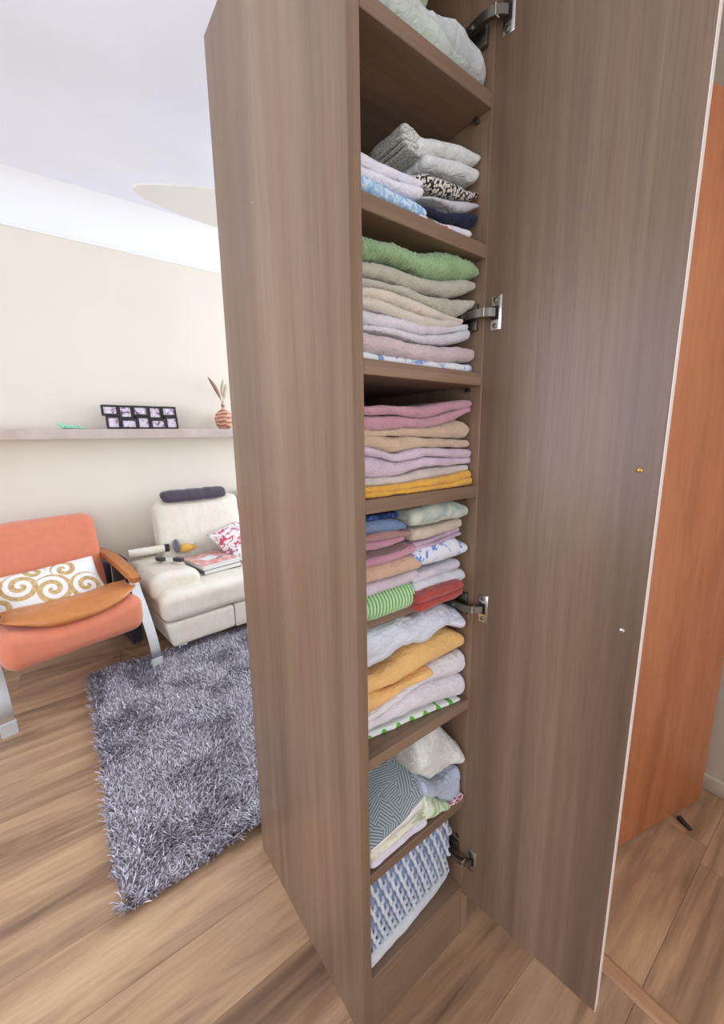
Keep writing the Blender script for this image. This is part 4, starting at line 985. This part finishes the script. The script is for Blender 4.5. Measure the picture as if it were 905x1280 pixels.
# ------------------------------------------------------------------ armchair
M_salmon = fabric('salmon_upholstery', srgb(222, 134, 104), bump=0.35, scale=420, dist=0.002, sheen=0.3, var=0.05, rough=0.85)
M_armwood = wood('amber_arm_wood', srgb(150, 84, 40), srgb(184, 112, 58), srgb(206, 138, 80), 'Y', rough=0.3)
M_sleeve = plain('grey_plastic_foot', srgb(196, 194, 196), 0.5)
ch = empty('armchair', (-0.3827, 1.8191, 0.0), 0.2625)
tag(ch, 'salmon armchair with chrome bar legs and wooden armrests', 'armchair')
def seat_fn(p):
    p = p.copy()
    if p.z > 0.34: p.z += 0.048 * min(1.0, (abs(p.x) / 0.30) ** 2.2) * (1 - 0.5 * max(0, p.y - 0.1)) - 0.03 * max(0, p.y)
    else: p.z -= 0.02 * max(0, p.y)
    return p
soft_block('seat', (-0.312, -0.005, 0.262), (0.305, 0.60, 0.425), M_salmon, ch, bevel=0.068, seg=6, wob=0.004, fn=seat_fn)
def back_fn(p):
    p = p.copy(); p.y += 0.24 * (p.z - 0.35) + 0.03 * (p.x / 0.3) ** 2 * -1.0
    return p
soft_block('backrest', (-0.312, 0.47, 0.36), (0.300, 0.60, 0.865), M_salmon, ch, bevel=0.05, seg=5, wob=0.004, fn=back_fn)
for sx in (-1, 1):
    x = 0.335 * sx
    side = smooth_path([(x, -0.004, 0.004), (x, 0.010, 0.10), (x, 0.040, 0.20), (x, 0.105, 0.33), (x, 0.165, 0.425), (x, 0.19, 0.49), (x, 0.17, 0.522)], 6)
    bm = bmesh.new(); bar_geo(bm, side, (1, 0, 0), 0.052, 0.010)
    lg = finish(bm, 'leg', M_chrome, ch, angle=40)
    bm = bmesh.new()
    for k in range(7):
        z = 0.001 + k * 0.009; yk = -0.004 + 0.014 * z / 0.1
        add_box(bm, (x - 0.0295, yk - 0.0085, z), (x + 0.0295, yk + 0.0085, z + 0.0075), 0.0012, 1)
    add_box(bm, (x - 0.0275, -0.0115, 0.0), (x + 0.0275, 0.0115, 0.062))
    finish(bm, 'foot', M_sleeve, lg, angle=40)
    rear = smooth_path([(x, 0.63, 0.004), (x, 0.615, 0.10), (x, 0.60, 0.25), (x, 0.595, 0.42), (x, 0.59, 0.575)], 6)
    bm = bmesh.new(); bar_geo(bm, rear, (1, 0, 0), 0.052, 0.010)
    finish(bm, 'leg', M_chrome, ch, angle=40)
    # under-arm bar
    bm = bmesh.new(); bar_geo(bm, smooth_path([(x, 0.17, 0.522), (x, 0.32, 0.553), (x, 0.48, 0.573), (x, 0.59, 0.578)], 5), (1, 0, 0), 0.052, 0.010)
    finish(bm, 'arm_bar', M_chrome, ch, angle=40)
    bm = bmesh.new()
    xa = 0.318 * sx
    arm = smooth_path([(xa - 0.012 * sx, 0.085, 0.527), (xa - 0.008 * sx, 0.15, 0.549), (xa, 0.32, 0.582), (xa + 0.004 * sx, 0.48, 0.603), (xa, 0.63, 0.607)], 5)
    bar_geo(bm, arm, (1, 0, 0), 0.058, 0.034)
    bmesh.ops.bevel(bm, geom=[e for e in bm.edges if abs((e.verts[0].co - e.verts[1].co).x) < 0.01], offset=0.009, segments=3, affect='EDGES')
    finish(bm, 'armrest', M_armwood, ch, angle=35)
    tube('cross_bar', [(0.0, 0.30 + 0.001 * sx + (0.12 if sx > 0 else -0.12), 0.268), (x * 0.97, 0.30 + (0.12 if sx > 0 else -0.12), 0.268)], 0.011, M_chrome, ch)
# scroll pillow leaning on the backrest
def scroll_mat():
    t = NT('gold_scroll_print'); s = t.sep(t.coord('Object'))
    nn = t.noise(t.coord('Object'), 60, 3, 0.6)
    acc = None
    for (cx, cy, r, hand, ph) in ((-0.10, 0.035, 0.085, 1, 0.4), (0.10, 0.075, 0.06, -1, 2.2), (0.175, -0.055, 0.085, 1, 1.0), (0.02, -0.03, 0.09, -1, 3.6), (-0.215, -0.05, 0.08, 1, 2.0), (-0.02, 0.11, 0.05, 1, 0.0), (-0.22, 0.085, 0.06, -1, 1.1)):
        dx = t.math('SUBTRACT', s[0], cx); dy = t.math('SUBTRACT', s[1], cy)
        rr = t.math('SQRT', t.math('ADD', t.math('MULTIPLY', dx, dx), t.math('MULTIPLY', dy, dy)))
        th = t.math('ARCTAN2', dy, dx)
        ph_ = t.math('ADD', t.math('MULTIPLY', th, float(hand)), t.math('MULTIPLY_ADD', rr, 6.283 / 0.048, ph))
        w = t.math('SINE', ph_)
        w = t.math('ADD', w, t.math('MULTIPLY_ADD', nn, 0.5, -0.25))
        m = t.math('MULTIPLY', t.math('GREATER_THAN', w, -0.05), t.math('LESS_THAN', rr, r))
        acc = m if acc is None else t.math('MAXIMUM', acc, m)
    gold = t.ramp(nn, [(0.3, srgb(176, 140, 90)), (0.6, srgb(216, 184, 132))])
    t.base(t.mix(acc, srgb(238, 236, 234), gold)); t.set(Roughness=0.8)
    t.bump(t.noise(t.coord('Object'), 700, 2), 0.3, 0.001); return t.m
pw = puff('scroll_cushion', 0.54, 0.28, 0.095, scroll_mat(), None, 30, 3.0, 0.006, 2)
pw.parent = None
Mch = Matrix.Translation((-0.3827, 1.8191, 0.0)) @ Matrix.Rotation(0.2625, 4, 'Z')
pw.matrix_world = Mch @ Matrix.Translation((-0.045, 0.350, 0.522)) @ Matrix.Rotation(R(-2), 4, 'Y') @ Matrix.Rotation(R(46), 4, 'X')
tag(pw, 'white cushion with golden scroll pattern leaning on the salmon armchair', 'cushion')
# tan satin cushion on the seat
t = NT('tan_satin'); n = t.noise(t.world(), 18, 3, 0.6, 1.0)
t.base(t.ramp(n, [(0.3, srgb(196, 122, 64)), (0.7, srgb(206, 134, 76))])); t.set(Roughness=0.33); t.b.inputs['Specular IOR Level'].default_value = 0.6
t.bump(t.noise(t.world(), 9, 2, 0.5, 0.3), 0.25, 0.02)
tc = puff('tan_cushion', 0.60, 0.38, 0.08, t.m, None, 36, 3.2, 0.008, 5)
for v in tc.data.vertices:
    u = v.co.x / 0.30
    v.co.y *= math.sqrt(max(0.02, 1 - 0.86 * u * u))
    v.co.z *= 1 - 0.35 * u * u
    v.co.z += 0.050 * min(1.2, abs(u) ** 2.2) - 0.10 * max(0, v.co.y - 0.06)
tc.matrix_world = Mch @ Matrix.Translation((0.012, 0.175, 0.447))
tag(tc, 'flat tan satin cushion lying on the salmon armchair seat', 'cushion')
# thin yellow cord on the floor under the chair
cd = tube('yellow_cord', smooth_path([(-0.262, 2.19, 0.003), (-0.215, 2.26, 0.003), (-0.225, 2.18, 0.003), (-0.235, 2.09, 0.003), (-0.20, 2.03, 0.003), (-0.13, 2.075, 0.003), (-0.14, 2.16, 0.003), (-0.185, 2.25, 0.003), (-0.19, 2.34, 0.003)], 6), 0.0025, plain('yellow_cord', srgb(190, 160, 96), 0.6), None, 8)
tag(cd, 'thin yellowish cord curling on the floor under the armchair', 'cord')

# ------------------------------------------------------------------ sofa
t = NT('cream_leather'); n = t.noise(t.world(), 420, 3, 0.6); n2 = t.noise(t.map(t.world(), (11, 11, 7)), 1.0, 4, 0.6, 0.4)
t.base(t.ramp(n2, [(0.3, srgb(228, 220, 204)), (0.7, srgb(238, 231, 217))])); t.set(Roughness=0.3)
t.bump(t.math('ADD', t.math('MULTIPLY', n, 0.15), n2), 0.45, 0.02); M_leather = t.m
M_piping = plain('leather_seam', srgb(150, 140, 126), 0.6)
SO = Matrix.Translation((0.04, 1.935, 0.0)) @ Matrix.Rotation(0.105, 4, 'Z')
so = empty('sofa', (0.04, 1.935, 0.0), 0.105)
tag(so, 'cream leather sofa with puffy cushions against the wall', 'sofa')
SX = 1.55
def base_fn(p):
    p = p.copy()
    if p.x < 0.4: p.x += 0.05 * max(0, (0.235 - p.z)) / 0.16 * (1 - p.x / 0.4) * 0.6
    return p
soft_block('base', (-0.03, 0.0, 0.075), (0.40, 0.72, 0.232), M_leather, so, bevel=0.02, seg=3, wob=0.002, fn=base_fn)
soft_block('base', (0.4015, 0.0, 0.075), (SX, 0.72, 0.232), M_leather, so, bevel=0.006, seg=2, wob=0.002)
soft_block('seat_cushion', (-0.042, -0.022, 0.234), (0.78, 0.56, 0.415), M_leather, so, bevel=0.055, seg=6, wob=0.006, crown=0.012)
soft_block('seat_cushion', (0.785, -0.022, 0.234), (SX, 0.56, 0.415), M_leather, so, bevel=0.055, seg=6, wob=0.006, crown=0.012, seed=3)
def armc_fn(p):
    p = p.copy(); u = (p.x + 0.03) / 0.28
    p.z += 0.012 * noise.noise(Vector((p.x * 16 + p.y * 8, p.y * 5, 2.0)))
    if p.z > 0.45: p.z -= 0.035 * max(0, u - 0.4) ** 2 * 2
    return p
soft_block('arm_cushion', (-0.068, 0.085, 0.36), (0.235, 0.62, 0.505), M_leather, so, bevel=0.045, seg=5, wob=0.008, crown=0.014, fn=armc_fn)
def bk_fn(p):
    p = p.copy(); p.y += 0.16 * (p.z - 0.42); p.z += 0.010 * noise.noise(Vector((p.x * 9, 1.0, 4.0)))
    p.y -= 0.012 * math.sin(p.x * 23) * max(0, 0.8 - p.z)
    return p
soft_block('back_cushion', (0.145, 0.50, 0.40), (0.755, 0.64, 0.885), M_leather, so, bevel=0.055, seg=6, wob=0.010, fn=bk_fn)
soft_block('back_cushion', (0.76, 0.50, 0.40), (SX - 0.02, 0.64, 0.905), M_leather, so, bevel=0.055, seg=6, wob=0.010, fn=bk_fn, seed=5)
soft_block('back_frame', (0.15, 0.66, 0.10), (SX, 0.735, 0.84), M_leather, so, bevel=0.02, seg=3, wob=0.002)
for lx, ly in ((0.055, 0.008), (SX - 0.1, 0.008), (0.055, 0.66), (SX - 0.1, 0.66)):
    bm = bmesh.new(); add_box(bm, (lx - 0.022, ly - 0.006, 0.0), (lx + 0.022, ly + 0.006, 0.078), 0.001, 1); add_box(bm, (lx - 0.024, ly - 0.012, 0.0), (lx + 0.024, ly + 0.012, 0.006), 0.001, 1)
    finish(bm, 'leg', M_chrome, so, angle=40)
def onsofa(o, x, y, z, rz=0.0, rx=0.0, ry=0.0):
    o.matrix_world = SO @ Matrix.Translation((x, y, z)) @ Matrix.Rotation(rz, 4, 'Z') @ Matrix.Rotation(ry, 4, 'Y') @ Matrix.Rotation(rx, 4, 'X'); return o
# dark tufted bolster over the back
bm = bmesh.new(); n = 44; k = 18; rings = []
for i in range(n + 1):
    u = i / n; x = -0.235 + 0.47 * u
    e = math.sqrt(max(0.0, 1 - abs(2 * u - 1) ** 12)) * 0.96 + 0.04
    tuft = 1 - 0.13 * (math.exp(-((u - 0.36) / 0.03) ** 2) + math.exp(-((u - 0.62) / 0.03) ** 2))
    ring = []
    for j in range(k):
        a = 2 * math.pi * j / k; yy, zz = 0.068 * math.cos(a) * e, 0.034 * math.sin(a) * e * tuft
        ring.append(bm.verts.new((x, yy - 0.02 * (zz < 0) * 0, zz - 0.10 * yy * yy / 0.068 - 0.012 * (yy < -0.03) + 0.003 * noise.noise(Vector((x * 20, yy * 20, zz * 20))))))
    rings.append(ring)
for a, b in zip(rings, rings[1:]):
    for j in range(k): bm.faces.new((a[j], a[(j + 1) % k], b[(j + 1) % k], b[j]))
bm.faces.new(rings[0][::-1]); bm.faces.new(rings[-1])
bl = finish(bm, 'neck_cushion', fabric('dark_violet_velvet', srgb(74, 64, 76), sheen=0.5), None, True)
onsofa(bl, 0.420, 0.595, 0.917, R(-2), R(14)); tag(bl, 'dark grey tufted long cushion lying on top of the sofa back', 'cushion')
# floral cushion
t = NT('pink_floral_print'); v = t.coord('Object')
n1 = t.noise(v, 20, 3, 0.6, 0.6); n2 = t.noise(t.map(v, (1, 1, 1), (5, 2, 1)), 30, 3, 0.6, 0.6)
cc = t.mix(t.ramp(n1, [(0.52, (0, 0, 0)), (0.55, (1, 1, 1))]), srgb(236, 230, 230), srgb(204, 84, 108))
cc = t.mix(t.ramp(n2, [(0.58, (0, 0, 0)), (0.61, (1, 1, 1))]), cc, srgb(150, 120, 130)); t.base(cc); t.set(Roughness=0.85)
fc = puff('floral_cushion', 0.38, 0.36, 0.17, t.m, None, 26, 2.0, 0.006, 7)
onsofa(fc, 0.665, 0.40, 0.535, R(30), R(38), R(-6)); tag(fc, 'white cushion with pink and red flowers leaning in the sofa', 'cushion')
# books and magazines
def book(name, label, cat, x, y, z, w, d, h, rz, cover, label_group='books piled on the sofa seat'):
    r = empty(name); onsofa(r, x, y, z, rz)
    bm = bmesh.new(); add_box(bm, (-w / 2, -d / 2, h - 0.002), (w / 2, d / 2, h)); add_box(bm, (-w / 2, -d / 2, 0), (w / 2, d / 2, 0.002)); add_box(bm, (-w / 2, -d / 2, 0.002), (-w / 2 + 0.002, d / 2, h - 0.002))
    finish(bm, 'cover', cover, r)
    box('pages', (-w / 2 + 0.002, -d / 2 + 0.004, 0.002), (w / 2 - 0.004, d / 2 - 0.004, h - 0.002), plain('paper_pages', srgb(236, 232, 226), 0.8), r)
    return tag(r, label, cat, label_group)
M_wcov = plain('white_cover', srgb(232, 230, 230), 0.35); M_gcov = plain('grey_cover', srgb(110, 112, 116), 0.35)
t = NT('pink_magazine_cover'); n = t.noise(t.coord('Object'), 16, 2)
t.base(t.ramp(n, [(0.45, srgb(226, 150, 146)), (0.55, srgb(234, 196, 190))])); t.set(Roughness=0.25); M_pcov = t.m
ZB = 0.427
book('large_book', 'white book with dark grey cover lowest of the pile on the sofa', 'book', 0.405, 0.285, ZB, 0.275, 0.255, 0.030, R(4), M_gcov)
book('large_book', 'white book in the middle of the pile on the sofa', 'book', 0.400, 0.290, ZB + 0.0305, 0.270, 0.25, 0.026, R(5), M_wcov)
book('magazine', 'pink magazine on top of the pile on the sofa', 'magazine', 0.385, 0.315, ZB + 0.057, 0.265, 0.27, 0.006, R(7), M_pcov)
pp = box('paper_leaflet', (-0.055, -0.04, 0), (0.055, 0.04, 0.0015), M_wcov); onsofa(pp, 0.375, 0.31, ZB + 0.0635, R(22)); tag(pp, 'small white leaflet lying on the pink magazine', 'leaflet')
pn = tube('pen', [(-0.03, 0, 0), (0.028, 0, 0), (0.036, 0, 0)], [0.004, 0.004, 0.0015], plain('grey_pen', srgb(120, 116, 118), 0.4)); onsofa(pn, 0.43, 0.26, ZB + 0.0695, R(30)); tag(pn, 'short grey pen lying on the pink magazine', 'pen')
# remotes on the arm cushion
def remote(x, y, z, rz, label):
    r = empty('remote_control'); onsofa(r, x, y, z, rz, R(-3))
    box('body', (-0.018, -0.036, 0), (0.018, 0.036, 0.026), plain('charcoal_plastic', srgb(52, 50, 54), 0.4), r, 0.004, 2)
    for i in range(2):
        for j in range(3):
            box('button', (-0.014 + i * 0.016, -0.03 + j * 0.02, 0.026), (-0.003 + i * 0.016, -0.018 + j * 0.02, 0.0275), plain('grey_button', srgb(110, 110, 114), 0.5), r)
    tag(r, label, 'remote control', 'remotes on the sofa arm')
remote(0.075, 0.345, 0.529, R(8), 'small dark remote nearer the armchair on the sofa arm cushion')
remote(0.168, 0.285, 0.518, R(18), 'small dark remote nearer the books on the sofa arm cushion')
# rolled paper tube with dark band
rt = empty('paper_roll'); onsofa(rt, 0.055, 0.545, 0.560, R(-6))
tube('roll', [(-0.115, 0, 0), (0.105, 0, 0)], 0.027, plain('cream_paper', srgb(228, 220, 206), 0.6), rt, 20)
tube('end_band', [(0.105, 0, 0), (0.135, 0, 0)], 0.0275, plain('black_tape', srgb(36, 32, 34), 0.5), rt, 20)
tag(rt, 'cream paper roll with a black end lying behind the sofa arm cushion', 'paper roll')
# plush toy
pt_ = empty('plush_toy'); onsofa(pt_, 0.262, 0.50, 0.545, R(-10))
M_yel = terry('yellow_plush', srgb(240, 186, 84)); M_gplush = terry('grey_plush', srgb(112, 108, 124))
def ell(name, c, r, mat, parent, rot=(0, 0, 0)):
    bm = bmesh.new(); bmesh.ops.create_uvsphere(bm, u_segments=20, v_segments=12, radius=1.0)
    for v in bm.verts:
        v.co *= 1 + 0.06 * noise.noise(v.co * 2.3); v.co = Vector((v.co.x * r[0], v.co.y * r[1], v.co.z * r[2]))
    o = finish(bm, name, mat, parent, True); o.location = c; o.rotation_euler = rot; return o
ell('hood', (-0.03, 0, 0.022), (0.022, 0.045, 0.050), M_gplush, pt_)
ell('body', (0.028, -0.005, 0.0), (0.048, 0.036, 0.032), M_yel, pt_)
ell('foot', (0.075, -0.012, -0.002), (0.026, 0.016, 0.014), M_yel, pt_, (0, R(-20), 0))
ell('foot', (0.070, 0.020, 0.012), (0.026, 0.014, 0.012), terry('white_plush', srgb(232, 226, 220)), pt_, (0, R(-35), 0))
tag(pt_, 'small yellow and grey plush toy lying beside the paper roll', 'toy')
# magazine rack between armchair and sofa
M_rack = plain('dark_rack_metal', srgb(58, 56, 66), 0.5, 0.3)
rk = empty('magazine_rack', (-0.128, 2.42, 0.0), R(10)); tag(rk, 'dark slim magazine rack squeezed between armchair and sofa', 'magazine rack')
for s in (-1, 1): box('side_plate', (0.026 * s - 0.002, -0.13, 0.02), (0.026 * s + 0.002, 0.13, 0.50), M_rack, rk)
for s in (-1, 1): box('end_plate', (-0.024, 0.13 * s - 0.002, 0.02), (0.024, 0.13 * s + 0.002, 0.47), M_rack, rk)
box('bottom_plate', (-0.024, -0.128, 0.02), (0.024, 0.128, 0.024), M_rack, rk)
for s in (-1, 1):
    for q in (-1, 1): tube('foot', [(0.018 * s, 0.11 * q, 0.0), (0.018 * s, 0.11 * q, 0.02)], 0.006, M_rack, rk)
for i, (cl, hh, lab) in enumerate(((srgb(200, 196, 200), 0.555, 'pale magazine standing in the dark rack'), (srgb(70, 74, 100), 0.575, 'dark blue magazine standing in the dark rack'), (srgb(92, 150, 84), 0.52, 'green magazine standing in the dark rack'))):
    mg = box('magazine', (-0.004, -0.115, 0.0), (0.004, 0.115, hh - 0.024), plain('magazine_cover', cl, 0.35), None, 0.001, 1)
    mg.matrix_world = Matrix.Translation((-0.128, 2.42, 0.0245)) @ Matrix.Rotation(R(10), 4, 'Z') @ Matrix.Translation((-0.014 + i * 0.014, 0, 0))
    tag(mg, lab, 'magazine', 'magazines in the rack')

# ------------------------------------------------------------------ ceiling fan
M_fan = plain('fan_white_enamel', srgb(236, 234, 230), 0.45)
FZ = 2.42
fn_ = empty('ceiling_fan', (0.730, 1.625, ZC)); tag(fn_, 'white ceiling fan with wide petal-shaped blades', 'ceiling fan')
def flathe(name, prof): return lathe(name, prof, M_fan, fn_, 28)
flathe('canopy', [(0.065, 0.0), (0.063, -0.03), (0.03, -0.055), (0.014, -0.06)])
flathe('rod', [(0.013, -0.055), (0.013, -0.22)])
flathe('motor', [(0.03, -0.215), (0.095, -0.235), (0.115, -0.27), (0.115, -0.33), (0.09, -0.36), (0.05, -0.375)])
def blade(a0):
    bm = bmesh.new(); n = 26; up_, dn = [], []
    for i in range(n + 1):
        u = i / n; r = 0.12 + 0.58 * u
        hw = 0.035 + 0.105 * math.sin(math.pi * min(1, u / 0.94) ** 0.62) ** 0.75 if u < 0.94 else 0.035 * max(0.0, 1 - ((u - 0.94) / 0.06) ** 2) ** 0.5 + 0.002
        row1, row2 = [], []
        for s in (-1, -0.4, 0.4, 1):
            p = Vector((r, s * hw, 0.10 * s * hw)); row1.append(bm.verts.new(p + Vector((0, 0, 0.003)))); row2.append(bm.verts.new(p - Vector((0, 0, 0.003))))
        up_.append(row1); dn.append(row2)
    for i in range(n):
        for k in range(3):
            bm.faces.new((up_[i][k], up_[i + 1][k], up_[i + 1][k + 1], up_[i][k + 1])); bm.faces.new((dn[i][k], dn[i][k + 1], dn[i + 1][k + 1], dn[i + 1][k]))
        bm.faces.new((up_[i][0], dn[i][0], dn[i + 1][0], up_[i + 1][0])); bm.faces.new((up_[i][3], up_[i + 1][3], dn[i + 1][3], dn[i][3]))
    bm.faces.new([up_[0][k] for k in range(4)] + [dn[0][k] for k in (3, 2, 1, 0)]); bm.faces.new([up_[n][k] for k in (3, 2, 1, 0)] + [dn[n][k] for k in range(4)])
    o = finish(bm, 'blade', M_fan, fn_, angle=40); o.location = (0, 0, FZ - ZC); o.rotation_euler = (0, 0, a0)
for k in range(3): blade(R(173 + 120 * k))
